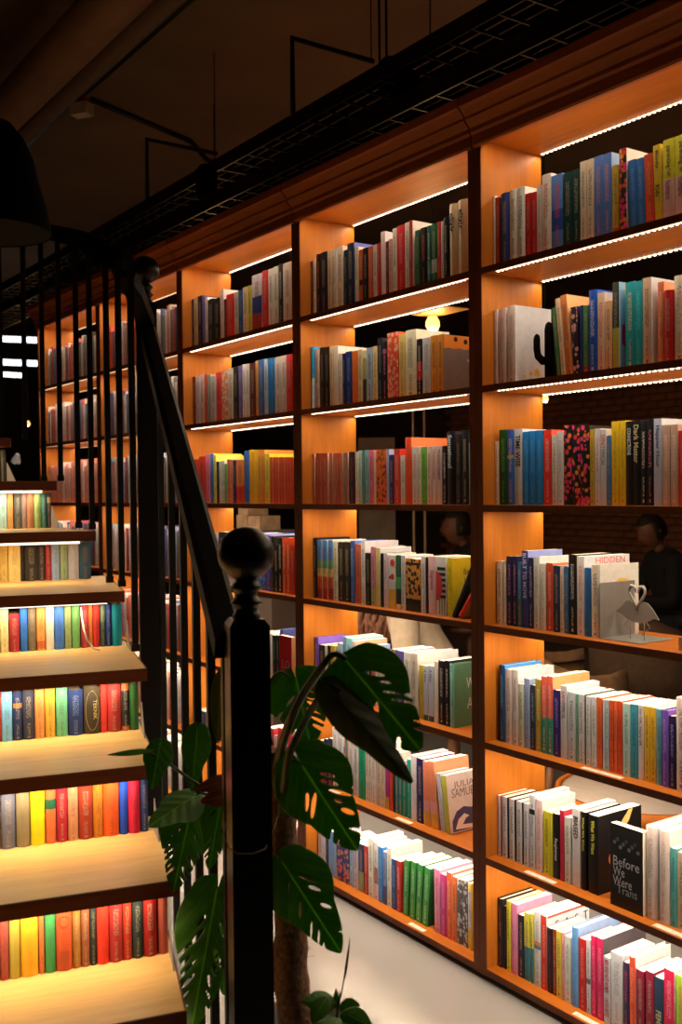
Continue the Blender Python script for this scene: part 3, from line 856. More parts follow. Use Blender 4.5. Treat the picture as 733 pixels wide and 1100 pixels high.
ends[(3, 6)] = rowB(6, [(335, 750, 7.33, '''
60 96 332 b83c30 |red paperback
99 128 322 283058 |navy paperback
131 162 316 2c3850 b=.35:8c2c34 |dark blue paperback with red foot
166 208 232 d4c4b8 k=706860 f=f0e8dc |pale grey book, left twin
211 250 262 d8c8bc k=706860 |pale grey book, right twin
264 286 286 587070 f=e89868 |thin slate book with orange front
292 330 350 c8b8ac k=507058 |beige paperback with green dots
332 368 352 c8b8ac k=507058 |beige paperback with grey dots
374 420 332 1c9464 k=0c5438 |emerald green paperback
424 448 352 d0bca4 |cream paperback
450 468 354 d0bca4 |thin cream paperback
472 510 382 d4bcac k=806c60 |pale pink-beige paperback
514 546 432 c8ac88 |tan paperback
548 578 452 c8b498 |beige paperback
582 610 522 b8287c b=.28:c8a030 |magenta paperback with yellow foot
614 638 540 d0402c |red-orange paperback'''),
(410, 780, 7.33, '''
94 106 348 1c2c30 n=1 |very thin dark paperback
108 134 350 406c68 |grey-teal paperback
137 164 346 2c7464 |sea green paperback
167 198 342 1f7c5c |green-teal paperback
201 230 262 189078 |bright teal paperback
233 274 232 dcc8bc n=1 |pale pink book
280 328 256 201c4c |navy book with white lettering
333 384 282 e88058 b=.22:d89c38,.4:e09080 n=1 l=-1 f=e0906c |salmon and yellow book, left twin
392 446 288 e88058 b=.22:d89c38,.4:e09080 n=1 l=-5 f=f09868 |salmon and yellow leaning book, right twin
470 500 384 d8ccc4 k=788494 l=-7 |white leaning paperback
508 548 400 c0b040 n=1 l=-7 f=c4b4a4 d=.13 |yellow-spined leaning book reading JULIA SAMUEL''')], 1.0, 'sixth')
ends[(3, 7)] = rowB(7, [(335, 860, 7.33, '''
54 92 232 d8cac4 k=a05040 |white paperback with red mark
94 109 236 d8cac4 n=1 |thin white paperback
113 130 252 302c50 |thin dark purple paperback
133 192 242 7c9cbc k=5c80a4 f=e4e8e4 |light blue book
198 248 292 3c3468 s=1 k=c06848 |violet patterned book, left twin
250 297 292 3c3468 s=1 k=c06848 |violet patterned book, right twin
300 328 312 90a8b0 |grey-blue paperback
331 366 332 c0a0a8 f=d8e8ec |mauve-grey book
370 410 342 2c3050 b=.42:8c8850 |navy book with olive foot
414 443 357 b83828 k=e0a088 |red paperback
447 486 298 e0d0b8 k=486040 f=f0e8d8 |cream book
491 523 332 d8c8b8 b=.28:d8b8b0,.56:a06858 k=384048 |white and pink-brown book
527 560 366 3c80b8 k=a0c8e0 |blue paperback
563 590 402 7888a8 b=.35:4c4870 |grey-blue paperback with purple foot
594 628 372 d8ccb4 k=486040 f=f4ecdc |cream book with bright front
632 665 462 2c4c78 k=90a8c0 |dark blue paperback
669 703 476 b82c24 k=e0b0a0 |red paperback with white lettering'''),
(410, 890, 7.33, '''
168 205 242 3c8438 k=a8c898 l=3 f=2c7034 |green book leaning right, first of four alike
220 258 256 3c8438 k=a8c898 l=3.5 f=2c7034 |green book leaning right, second of four alike
268 308 276 3c8438 k=a8c898 l=4 f=2c7034 |green book leaning right, third of four alike
318 362 300 3c8438 k=a8c898 l=5 f=205c2c d=.14 |green book leaning right, last of four alike
417 460 322 d88098 k=b02c50 f=ecb0bc |pink book with red lettering
466 508 362 c83878 k=e080a8 |magenta paperback
513 552 347 d85c38 k=f0b898 f=f0a890 |orange book
556 592 380 e07034 |light orange paperback
596 635 400 5c5450 s=1 k=b8a8a0 |grey figured paperback, left twin
639 677 410 5c5450 s=1 k=b8a8a0 |grey figured paperback, right twin
682 708 432 d8c060 b=.3:d8b838,.88:dcd4c8 k=384c68 |white paperback with yellow foot''')], 1.0, 'bottom')

# ---- bays further off: one merged stand of books (beyond the 300 nearest)
def far_row(unit, j, rows, bright): return shelf_row(unit, j, rows, bright, False)
ends[(2, 1)] = far_row(2, 1, [(195, 270, 5.864, '''
50 80 305 2c2018
80 104 290 a08868
105 131 280 1c1418
132 150 285 584880 n=1
150 168 290 c8b49c
168 204 300 1c1c1c
206 244 295 201c18
246 268 240 b89888 f=e0c8b8
271 284 300 3c2018
285 332 268 a82420
336 360 255 a08c74
361 387 245 24446c
389 419 225 b89c70
420 444 215 a08c30
447 508 145 c0a8a0 b=.32:8c2820,.62:202c60
511 547 120 a82020
549 579 110 b8a890
581 611 95 b0a088
613 639 80 241c18 k=c0b8b0
641 695 70 b89c84'''),], .58)[1]
ends[(2, 2)] = far_row(2, 2, [(195, 370, 5.864, '''
52 89 205 5c1c14
91 119 200 d8c8c0
121 144 190 b89080
146 164 185 a04030
166 184 190 707060
186 219 200 9c8c80
221 254 175 b8342c
256 294 160 b86848 s=1 k=d8c0a0
296 327 150 a89880
329 359 140 241c18
361 384 135 504878
386 407 124 b8a490
409 429 122 c8b8a8
431 467 118 4c1c14
469 484 100 b87838
486 521 95 2c4c78
523 544 90 a0a0a0
546 567 86 2c78b0
568 589 85 2c78b0
591 629 78 a89484
631 661 70 b09c8c
663 699 62 a82420''')], .64)[1]
ends[(2, 3)] = far_row(2, 3, [(205, 470, 6.374, '''
10 55 150 c04030
58 99 130 b83028
106 134 110 d07080
136 159 110 3c6ca8 f=d8c840
161 177 120 c8b850
179 194 165 1c1410
196 214 165 c8bca8
216 231 160 d8ccc0
233 251 180 6c9450
253 270 150 c86040
272 288 150 d08058
291 311 155 282048
313 367 155 c87030 b=.4:b83020
369 401 90 2c5ca0 h=1
403 430 85 d89c1c n=1
432 460 85 d8a424 n=1
462 484 85 c88028
486 508 85 c07430
511 541 110 c8b430
543 562 135 b84428 f=e0a888
564 582 135 b84428
584 603 135 b84428 f=e0a888
605 624 135 b84428
626 643 135 b84428 f=e0a888
645 663 135 b84428
665 682 135 b84428
684 702 135 b84428''')], .7)[1]
ends[(2, 4)] = far_row(2, 4, [(225, 560, 7.33, '''
-60 -20 120 a8988c
-18 30 110 b0a090
32 72 95 98888c
75 130 85 1c1814 k=d0c8c0
132 180 130 c8b8a8
182 240 140 b0a8a0
242 298 110 d0b8b0
301 438 95 3c50a0 s=1 k=60b0c0 h=1
441 489 110 484078
491 511 120 1c1814
513 541 185 1c1814 k=b08850
543 574 130 141410 k=d0c8b8
576 605 130 b84020 k=e0a070
607 638 130 b84020 k=e0a070
641 668 190 a82820''')], .82)[1]
ends[(2, 5)] = far_row(2, 5, [(275, 640, 11, '''
-300 -240 460 b8a8a8
-238 -200 440 504848
-198 -130 430 c8b8b0
-128 -60 450 a89890
-58 20 440 c8b8ac
22 100 440 d0c4b8
103 198 440 c8b8ac k=908478 h=1
201 243 470 141410 k=607850 l=-1
246 280 470 181814 k=607850 l=-1
286 326 400 3c4878 f=505c98 h=1 n=1''')], .95)[1]
ends[(2, 6)] = far_row(2, 6, [(200, 700, 3.665, '''
-10 10 420 b0a098
12 30 410 882820
32 50 415 c0b0a0
52 80 400 305070
82 110 405 b8a898
112 140 400 983028
142 170 400 c0b0a8
172 200 395 5c6858
202 230 400 b03830
232 260 390 c8b8b0
262 290 390 a82c28
292 318 330 c8b8a8
320 346 300 c03838
348 360 330 b8a898
362 378 300 c83038
380 398 310 e0c0b8
400 420 300 d84048
422 438 310 d8c8c0''')], 1.0)[1]
ends[(2, 7)] = far_row(2, 7, [(200, 800, 3.665, '''
60 90 260 b0a098
92 120 265 983830
122 150 260 d0c0b0
152 180 270 b84438
182 220 280 384868
222 250 280 c8b8a8
252 280 290 a83028
282 330 300 c0b0a0
332 360 310 b03028
362 385 318 a03830 k=c8b8b0
387 405 320 982c24 k=c8b8b0
407 422 330 a82c24
424 436 332 c0b8a8
438 462 330 902820''')], 1.0)[1]
def random_row(unit, j, xa, xb, bright, pal, h0, h1):
    zt = ZB[j]+TH+.0002; x = xa
    while x < xb-.012:
        t = min(random.choice((.012, .016, .02, .024, .03)), xb-x)
        h = random.uniform(h0, h1)
        e = dict(c=random.choice(pal), o={'h': '1'} if random.random() < .3 else {}, desc='')
        make_book(e, t-.0008, h, .6*h, Matrix.Translation((x, DY+.045, zt)), bright, False, sink=BIG); x += t
MUTE = ['c8ac98', 'a83c30', '50443c', 'c0a488', '3c4868', 'd0b8a0', '8c7468', 'b04c40', '605450', 'd8c4b0']
TERRA = ['d08068', 'c87458', 'd88c70', 'e0c0ac', 'c87458']
PALE = ['d8ccc4', 'c8b8ac', '98a8b8', 'b84438', '50507c', 'd0c0a8', '3c7078', 'c87858']
for unit in (0, 1):
    for j in range(1, 8):
        xa = X0+unit*W+.012; xb = X0+unit*W+W-2*PT-.01
        random_row(unit, j, xa, xb, .62 if j < 3 else .85, MUTE if j < 3 else (TERRA if (j == 3 and unit == 0) else PALE+MUTE), .19, .235)
for j in range(1, 8):
    random_row(4, j, ends[(4, j)]+.004 if j != 4 else onY(790, 640, DY).x, X0+5*W-2*PT-.01, .9, MUTE+PALE, .19, .235)
# ---------------------------------------------------------------- printed front covers
def find(sub):
    for k, v in SPECIAL.items():
        for r in v:
            if sub in r['label']: return r
    raise KeyError(sub)
def dims(r):
    c = [q for q in r.children if q.name.startswith('cover')][0]
    xs = [v.co.x for v in c.data.vertices]; ys = [v.co.y for v in c.data.vertices]; zs = [v.co.z for v in c.data.vertices]
    return max(xs), max(ys), max(zs)
def disc(cx, cy, r, n=24, a0=0, a1=360): return [(cx+r*math.cos(math.radians(a0+(a1-a0)*k/n)), cy+r*math.sin(math.radians(a0+(a1-a0)*k/n))) for k in range(n if a1-a0 == 360 else n+1)]
def face_print(r, name, poly, hx, off=.0004, bright=.9):
    """flat print on the right-hand board: poly in (depth, height)"""
    t, d, h = dims(r); col = albedo(hx, bright)
    return MB().prism([(p[0], p[1]) for p in poly], 'x', t, t+off).build(name, inkmat(col), r)
def face_text(r, s, y, z, length, hgt, hx, bright=.9, name='cover_title', off=.0006):
    t, d, h = dims(r)
    text_on(r, s, (t+off, y, z), (0, 1, 0), (0, 0, 1), length, hgt, albedo(hx, bright), name)
q = find('front reads HIDDEN'); t, d, h = dims(q)
face_text(q, 'HIDDEN', .102, h-.0125, .115, .016, 'c85040')
q = find('yellow circle'); t, d, h = dims(q)
face_print(q, 'circle_print', disc(.085, h-.085, .048), 'e8b450')
q = find('front reads FAST'); t, d, h = dims(q)
face_text(q, 'F  A  S  T', .10, h-.030, .13, .022, '282828'); face_print(q, 'top_stripe', [(.004, h-.006), (d-.001, h-.006), (d-.001, h), (.004, h)], 'c83020')
q = find('fiery front'); t, d, h = dims(q)
face_print(q, 'flame_print', [(.06, h-.06), (.10, h-.02), (.12, h-.002), (.135, h-.002), (.12, h-.03), (.09, h-.06), (.075, h-.075)], 'd8a858')
face_print(q, 'flame_print', disc(.055, h*.42, .016), 'c85820')
q = find('with framed picture'); t, d, h = dims(q)
face_print(q, 'photo_print', [(.028, .01), (d-.01, .01), (d-.01, h-.03), (.028, h-.03)], '8c8078')
q = find('colourful front'); t, d, h = dims(q)
face_print(q, 'picture_print', [(.01, h*.52), (.13, h*.5), (.13, h*.36), (.08, h*.1), (.01, h*.3)], 'b82438'); face_print(q, 'picture_print', [(.03, h*.6), (.07, h*.6), (.06, h*.98), (.02, h*.97)], 'd8a028')
q = find('black brushstrokes'); t, d, h = dims(q)
for k in range(7): face_print(q, 'brush_print', [(.03, h*(.1+.11*k)), (.075, h*(.12+.11*k)), (.07, h*(.15+.11*k)), (.028, h*(.13+.11*k))], '201c1c')
q = find('pale flowered front'); t, d, h = dims(q)

for (yy, zz, rr_) in ((.085, h*.16, .014), (.060, h*.14, .009), (.035, h*.10, .006)):
    face_print(q, 'flower_print', [(yy+(rr_ if k % 2 else rr_*.55)*math.cos(k*math.pi/6), zz+(rr_ if k % 2 else rr_*.55)*math.sin(k*math.pi/6)) for k in range(12)], 'c89020')
    face_print(q, 'stem_print', [(yy-.001, .004), (yy+.001, .004), (yy+.001, zz-rr_*.8), (yy-.001, zz-rr_*.8)], '8c8c60', .0003)
q = find('grey pictured front'); t, d, h = dims(q)
face_print(q, 'band_print', [(.003, h*.78)]+[(.003+(d-.006)*k/8, h*(.76+.02*(k % 2))) for k in range(9)]+[(d-.003, h-.001), (.003, h-.001)], 'c87828')
for (yy, zz) in ((.05, h*.93), (.09, h*.9), (.12, h*.93)): face_print(q, 'leaf_print', disc(yy, zz, .008, 8), '281c14', .0007)
for (yy, zz) in ((.11, h*.62), (.12, h*.3)): face_print(q, 'crescent_print', disc(yy, zz, .014, 10, 200, 300)+disc(yy, zz+.003, .011, 10, 300, 200)[::1], 'b8a898', .0007)
q = find('yellow front'); t, d, h = dims(q)
face_text(q, 'Because', .085, h*.76, .075, .018, '504c28'); face_text(q, 'Internet', .085, h*.62, .07, .016, '504c28')
face_print(q, 'picture_print', [(.05, h*.36), (.12, h*.36), (.12, h*.52), (.05, h*.52)], '3c7088')
q = find('green lettered front'); t, d, h = dims(q)
face_text(q, 'WILD', .085, h*.68, .075, .034, 'b0b8a8'); face_text(q, 'ATO', .085, h*.36, .07, .034, 'b0b8a8')
face_print(q, 'bird_print', [(.06, h*.42), (.09, h*.52), (.10, h*.66), (.12, h*.58), (.11, h*.5), (.085, h*.42)], 'a86858', .0007)
q = find('JULIA SAMUEL'); t, d, h = dims(q)
face_text(q, 'JULIA', .068, h*.80, .085, .024, '5c4c48'); face_text(q, 'SAMUEL', .068, h*.67, .105, .026, '5c4c48')
face_print(q, 'wave_print', [(.01, .004), (.01, h*.2), (.03, h*.36), (.06, h*.42), (.09, h*.38), (.12, h*.45), (.126, .004)], '3c3850')
face_print(q, 'foam_print', [(.02, h*.06), (.035, h*.22), (.06, h*.30), (.08, h*.24), (.065, h*.22), (.05, h*.12), (.09, h*.1), (.11, h*.2), (.12, h*.12), (.10, h*.03)], 'c4b4a4', .0008)
q = find('white book with red circle and black stripes'); t, d, h = dims(q)
sp = lambda nm_, poly, hx, off=.0016: MB().prism(poly, 'y', -off-.0003, -off, None).build(nm_, inkmat(albedo(hx, .85)), q)
for k in range(6): sp('stripe_print', [(t*.12, h*(.30+.095*k)), (t*.95, h*(.30+.095*k)), (t*.95, h*(.35+.095*k)), (t*.12, h*(.35+.095*k))], '181414', .0013)
for k in range(3): sp('stripe_print', [(t*(.3+.25*k), h*.02), (t*(.36+.25*k), h*.02), (t*(.36+.25*k), h*.3), (t*(.3+.25*k), h*.3)], '181414', .0013)
sp('circle_print', [(t*.02, h*.25)]+[(t*.02+t*.62*math.sin(math.pi*k/14), h*(.50-.25*math.cos(math.pi*k/14))) for k in range(15)], 'b82830', .0020)
q = find('red circles and mustard foot'); t, d, h = dims(q)
sp('circle_print', disc(t*.62, h*.86, t*.35, 16), 'b82420'); sp('circle_print', disc(t*.6, h*.60, t*.3, 16), 'b83028')
sp('bird_print', [(t*.05, h*.55), (t*.4, h*.58), (t*.15, h*.63)], '282020')

# the book shown front-on below (sixth shelf of the right bay)
zt = ZB[6]+TH+.0002
pa = onY(656, 948, DY+.030); pb = onY(691, 970, DY+.030)
hh = onY(658, 884, DY+.030).z - zt
wd = pb.x-pa.x
e = parse('0 0 0 141414 n=1 f=141414')
g, c = cover_geo(.024, hh, wd, albedo('141414', 1), [], albedo('181616', 1), (0, 0, 0, 0), False, False, 0)
root = empty('book', (0, 0, 0))
root.matrix_world = Matrix.Translation((pa.x, DY+.054, zt)) @ Matrix.Rotation(-math.pi/2, 4, 'Z')
link('cover', g.mesh('cover', [MAT['cover']]), root); link('page_block', page_geo(.024, hh, wd, c, False).mesh('page_block', [MAT['pages']]), root)
tag(root, 'black paperback shown front-on reading Before We Were Trans, sixth shelf, right bay', 'book', 'books on the sixth shelf, right bay')
ft = lambda s, y, z, L, H, hx: text_on(root, s, (.0246, y, z), (0, 1, 0), (0, 0, 1), L, H, albedo(hx, 1), 'cover_title')
ft('Before', wd*.50, hh*.56, wd*.80, .024, 'e0d8d0'); ft('We', wd*.27, hh*.44, wd*.36, .024, 'e0d8d0'); ft('Were', wd*.38, hh*.32, wd*.58, .024, 'e0d8d0')
ft('Trans', wd*.52, hh*.225, wd*.62, .021, '98a8a0')
for k in range(9):
    MB().prism(disc(wd*(.14+.09*k), hh*(.78+.05*math.sin(k*2.1)), wd*.05, 9), 'x', .0241, .0244).build('photo_print', inkmat(albedo(['504c4c', '383434', '686060'][k % 3], 1)), root)
# small steel stand under that book
bs = MB().box(pa.x-.03, pb.x+.004, DY+.058, DY+.12, zt-.0001, zt+.0016); o = bs.build('book_stand', MAT['steel'])
MB().box(pa.x-.002, pb.x-.01, DY+.0555, DY+.0575, zt+.0015, zt+.10).build('upright_plate', MAT['steel'], o)
tag(o, 'thin grey metal stand behind the front-on black book', 'book stand')

# leaning books at the end of the fourth and other shelves of the middle bay
def leaning(unit, j, px, py_top, px_b, col, face, t, where, pagey=0):
    zt = ZB[j]+TH+.0002; Y = DY+.045
    b = onY(px_b, 660, Y); tp = onY(px, py_top, Y)
    zb_ = zt; L = math.hypot(tp.x-b.x, tp.z-zt); an = math.atan2(tp.x-b.x, tp.z-zt)
    e = parse('0 0 0 %s n=1 h=1 f=%s' % (col, face))
    M_ = Matrix.Translation((b.x, Y, zt + t*math.sin(abs(an)))) @ Matrix.Rotation(an, 4, 'Y')
    r = make_book(e, t, min(L, .21), .15, M_, .8, True)
    tag(r, where, 'book'); return r
leaning(3, 4, 506, 611, 486, '1c2024', '34383c', .014, 'dark grey book leaning right against the post, fourth shelf of the middle bay')
leaning(3, 4, 516, 622, 493, 'b83028', 'd8ccb8', .018, 'white book leaning steeply right at the end of the middle fourth shelf')

# ---------------------------------------------------------------- bookends and small things on the shelves
# flamingo bookend
zt = ZB[4]+TH+.0002; q = find('yellow circle'); bt, bd, bh = dims(q)
xq = q.matrix_world.translation.x + bt + .0015
rt = empty('flamingo_bookend', (xq, DY+.04, zt), 0, 'grey metal bookend with two cut-out flamingos beside the cream book', 'bookend')
PLW = onZ(696.5, 691, zt).x - xq
MB().box(0, .0022, 0, .135, 0, onY(646, 626, DY+.05).z-zt).build('upright_plate', MAT['steel'], rt)
MB().box(0, PLW, 0, .135, 0, .0016).build('base_plate', MAT['steel'], rt)
A0 = Vector((PLW*.62, .050, 0)); U = Vector((1, -.10, 0)).normalized(); SF = 1.08
def F(): return Matrix(((U.x*SF, -U.y, 0, A0.x), (U.y*SF, U.x, 0, A0.y), (0, 0, SF, .0016), (0, 0, 0, 1)))
body = [(-.068, .060), (-.050, .074), (-.034, .088), (-.020, .090), (-.008, .082), (0.0, .074), (.008, .082), (.020, .090), (.034, .088), (.050, .074), (.068, .052), (.052, .054), (.034, .046), (.012, .040), (-.012, .040), (-.034, .046), (-.052, .056)]
MB().prism(body, 'y', -.0009, .0009, F()).build('flamingo_bodies', MAT['steel'], rt)
for sgn in (-1, 1):
    n_ = MB(); pts = [(-sgn*.002, .070), (sgn*.006, .084), (sgn*.016, .097), (sgn*.024, .108), (sgn*.025, .118), (sgn*.018, .125), (sgn*.009, .124), (sgn*.005, .117), (sgn*.003, .108)]
    T_ = F(); n_.tube([T_ @ Vector((p[0], 0, p[1])) for p in pts], [.0045, .0038, .0034, .0034, .0036, .0042, .0040, .0028, .0010], 6); n_.build('flamingo_neck', MAT['steel'], rt)
    l_ = MB(); l_.tube([T_ @ Vector((sgn*.022, 0, .046)), T_ @ Vector((sgn*.022, 0, 0))], .0011, 6)
    l_.tube([T_ @ Vector((sgn*.026, 0, .046)), T_ @ Vector((sgn*.040, 0, .032)), T_ @ Vector((sgn*.020, 0, .018)), T_ @ Vector((sgn*.016, 0, .012))], .0011, 6)
    l_.build('flamingo_legs', MAT['steel'], rt)
# pale block at the picture edge, fourth shelf
p = onZ(724, 699, zt)
o = MB().box(p.x, p.x+.16, DY+.04, DY+.15, zt, zt+.030).build('book', simple('kraft_block', (.50, .36, .24), .6, noise=.05)); tag(o, 'pale tan book lying flat at the right picture edge, fourth shelf', 'book')
# cactus bookend
zt = ZB[2]+TH+.0002; Y = DY+.05
pc = onY(590, 404, Y)
rt = empty('cactus_bookend', (pc.x, Y, zt), 0, 'black cactus-shaped metal bookend beside the flowered paperback', 'bookend')
hz = onY(590, 346, Y).z-zt
mb = MB(); r_ = .0145
def arm(pts, r, n=10):
    P = [Vector((a, 0, b)) for a, b in pts]
    fl_ = MB(); fl_.tube(P, r, n); 
    return fl_
s_ = hz/.16
pts = [(0, 0), (0, .05*s_), (0, .10*s_), (0, .14*s_), (0, .155*s_), (0, .161*s_)]
mb.tube([Vector((a, 0, b)) for a, b in pts], [r_, r_, r_, r_, r_*.75, r_*.2], 12)
pts = [(0, .052*s_), (-.024, .055*s_), (-.040, .070*s_), (-.044, .090*s_), (-.044, .118*s_), (-.044, .128*s_), (-.044, .133*s_)]
mb.tube([Vector((a, 0, b)) for a, b in pts], [.012, .012, .012, .012, .012, .009, .003], 12)
me = mb.mesh('cactus'); 
for v in me.vertices: v.co.y *= .45
link('cactus', me, rt, MAT['matt_black'])
MB().box(-.018, .016, -.025, .025, 0, .0014).build('base_plate', MAT['matt_black'], rt)

# red book shown front-on on the fifth shelf of the third bay
zt = ZB[5]+TH+.0002; pa = onY(305.5, 728, DY+.03); pb = onY(318.5, 730, DY+.03); hh = onY(312, 683, DY+.03).z-zt; wd = pb.x-pa.x
g, c = cover_geo(.02, hh, wd, albedo('c81c20', 1), [], albedo('d02024', 1), (0, 0, 0, 0), False, False, 0)
root = empty('book'); root.matrix_world = Matrix.Translation((pa.x, DY+.030, zt)) @ Matrix.Rotation(-math.pi/2, 4, 'Z')
link('cover', g.mesh('cover', [MAT['cover']]), root); link('page_block', page_geo(.02, hh, wd, c, False).mesh('page_block', [MAT['pages']]), root)
tag(root, 'bright red paperback shown front-on reading LO, fifth shelf, third bay', 'book')
text_on(root, 'LO', (.0206, wd*.55, hh*.42), (0, 1, 0), (0, 0, 1), wd*.6, .032, albedo('e89088', 1), 'cover_title')
# ---------------------------------------------------------------- staircase
HR = .183
def HK(k): return EYE - .86 + HR*(6-k)
ZERO = {k: HK(k) for k in range(-1, 10)}
near = {8: (-.275, 1.82), 7: (-.327, 2.05), 6: (-.375, 2.27), 5: (-.468, 2.56), 4: (-.560, 2.90), 3: (-.706, 3.30), 2: (-.880, 3.65), 1: (-1.105, 3.97), 0: (-1.37, 4.25), -1: (-1.66, 4.48)}
R2 = Vector((RIGHT.x, RIGHT.y, 0)).normalized(); F2 = Vector((FWD.x, FWD.y, 0)).normalized()
def plan(lat, dep, z): return Vector((0, 0, 0)) + R2*lat + F2*dep + Vector((0, 0, z))
rdir0 = ray(3300, 529); rdir0.z = 0; rdir0.normalize()
st = empty('staircase', plan(-.5, 2.2, 0), math.atan2(rdir0.y, rdir0.x), 'open wooden staircase with black railings and books standing in its risers', 'staircase')
bpy.context.view_layer.update()
STI = st.matrix_world.inverted()
def SP(v): return STI @ Vector(v)
rearpx = {7: (185, 1025), 6: (168, 893), 5: (154, 786), 4: (138, 694), 3: (118, 621)}
TR = {}
for k in range(8, -2, -1):
    z = HK(k); N = plan(near[k][0], near[k][1], z)
    if k in rearpx: Rr = onZ(rearpx[k][0], rearpx[k][1], z)
    else:
        nk = near.get(k-1, (near[k][0]-.3, near[k][1]+.2)); Rr = plan(nk[0]-.02, nk[1]+.03, z)
    ang = {2: 3, 1: 6, 0: 10, -1: 14}.get(k, 0)
    rd = Matrix.Rotation(math.radians(ang), 3, 'Z') @ rdir0
    # rear line is parallel to the front edge
    TR[k] = (N, Rr, rd)
for k in range(8, -2, -1):
    N, Rr, rd = TR[k]; z = HK(k); T = .036; Wd = 1.05
    back = Vector((-rd.y, rd.x, 0))      # away from the viewer
    Re = Rr + (Rr-N).normalized()*.13    # the tread runs on under the books
    L1 = N - rd*Wd; L2 = Re - rd*Wd
    poly = [N, Re, L2, L1]
    def slab(pts, z0, z1): 
        v = [SP((p.x, p.y, z0)) for p in pts]+[SP((p.x, p.y, z1)) for p in pts]; n = len(pts)
        return MB().add(v, [tuple(range(n)), tuple(range(n, 2*n))]+[(i, (i+1) % n, n+(i+1) % n, n+i) for i in range(n)])
    # oriented object for the wood grain
    o = slab(poly, z-T+.001, z)
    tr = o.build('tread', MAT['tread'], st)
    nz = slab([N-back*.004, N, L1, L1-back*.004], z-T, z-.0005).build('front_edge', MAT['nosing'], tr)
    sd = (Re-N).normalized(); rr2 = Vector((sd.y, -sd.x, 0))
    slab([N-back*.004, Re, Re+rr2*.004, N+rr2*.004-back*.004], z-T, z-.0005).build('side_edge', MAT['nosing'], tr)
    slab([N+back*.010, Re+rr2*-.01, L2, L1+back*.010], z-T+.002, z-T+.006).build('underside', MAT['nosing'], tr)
    if k < 8:
        a = N + back*.016 - rd*.05; b_ = N + back*.016 - rd*(Wd-.02); hang = {2: .009, 1: .010, 0: .010, -1: .010, 3: .005, 4: .002}.get(k, -.001)
        slab([a-back*.004, a+back*.004, b_+back*.004, b_-back*.004], z-T-hang, z-T+.0018).build('led_strip', MAT['led_cool'], tr)
        mid = (a+b_)/2; rot = math.atan2(rd.y, rd.x)
        area('stair_light', (mid.x, mid.y, z-T-hang-.001), (0, 0, rot), (a-b_).length, .008, P_STAIR*(1.0 if k < 4 else 1.25), (1, .78, .48))
        # tilt that light slightly to the books and the tread below
    # triangular end plate at the right end of the books
    if k >= 1:
        # stands on tread k beside its last book
        A = Rr + rr2*(-.004) ; B = A + (N-Rr).normalized()*.085
        m_ = MB(); th_ = rr2*.0015
        v = [A, B, A+Vector((0, 0, .085))]; v = [SP(p-th_) for p in v]+[SP(p+th_) for p in v]
        m_.add(v, [(0, 1, 2), (5, 4, 3), (0, 3, 4, 1), (1, 4, 5, 2), (2, 5, 3, 0)])
        m_.build('end_plate', MAT['steel'], st)
# cord hanging from a tread
cw = MB(); zt4 = HK(4)
pts = [at(87, 652, 3.30), at(88, 664, 3.29), at(90, 676, 3.27), at(94, 688, 3.22), onZ(100, 696, zt4+.004), onZ(107, 698, zt4+.004)]
o = cw.tube(pts, .003, 6).build('cable', simple('white_cable', (.8, .78, .72), .5)); tag(o, 'thin white cable hanging over the books', 'cable')

# newel posts
def newel(px, D, zrail, name='newel_post'):
    base = at(px, 700, D); bx = Vector((base.x, base.y, 0))
    n_ = MB(); rot = Matrix.Translation(SP((bx.x, bx.y, 0))) @ Matrix.Rotation(math.radians(-6), 4, 'Z')
    zt = zrail
    n_.box(-.039, .039, -.039, .039, .002, zt-.012, rot)
    n_.add([rot @ Vector((sx*a, sy*a, z)) for a, z in ((.039, zt-.012), (.030, zt)) for sx, sy in ((-1, -1), (1, -1), (1, 1), (-1, 1))],
           [(0, 1, 5, 4), (1, 2, 6, 5), (2, 3, 7, 6), (3, 0, 4, 7), (4, 5, 6, 7)])
    p = n_.build('newel_post', MAT['black'], st)
    prof = [(.026, 0), (.028, .006), (.024, .012), (.020, .020), (.026, .026), (.032, .031), (.026, .037), (.021, .043), (.021, .050), (.027, .056), (.031, .061), (.026, .067), (.021, .072), (.022, .078)]
    MB().lathe(prof, SP((bx.x, bx.y, zt)), 20).build('turned_neck', MAT['black'], p)
    R = .0535; prof = [(.020, .074)]
    for i in range(1, 25):
        a = -math.pi/2 + math.pi*i/25; prof.append((R*math.cos(a)+(.0018 if abs(a) < .62 else 0), .074+R*.97+R*math.sin(a)))
    prof.append((.0005, .074+R*1.97))
    MB().lathe(prof, SP((bx.x, bx.y, zt)), 36).build('ball_finial', MAT['black'], p)
    return bx
n1 = newel(265.5, 2.0, EYE + (529-663)*2.0/1100)
n2 = newel(161.5, 3.95, EYE + (529-325)*3.95/1100)
# lower handrail
ra = at(247, 694, 2.03); rb = at(158, 352, 3.93)
mid = (ra+rb)/2
MB().rail([SP(ra), SP(rb)], .060, .056).build('handrail', MAT['rail'], st)
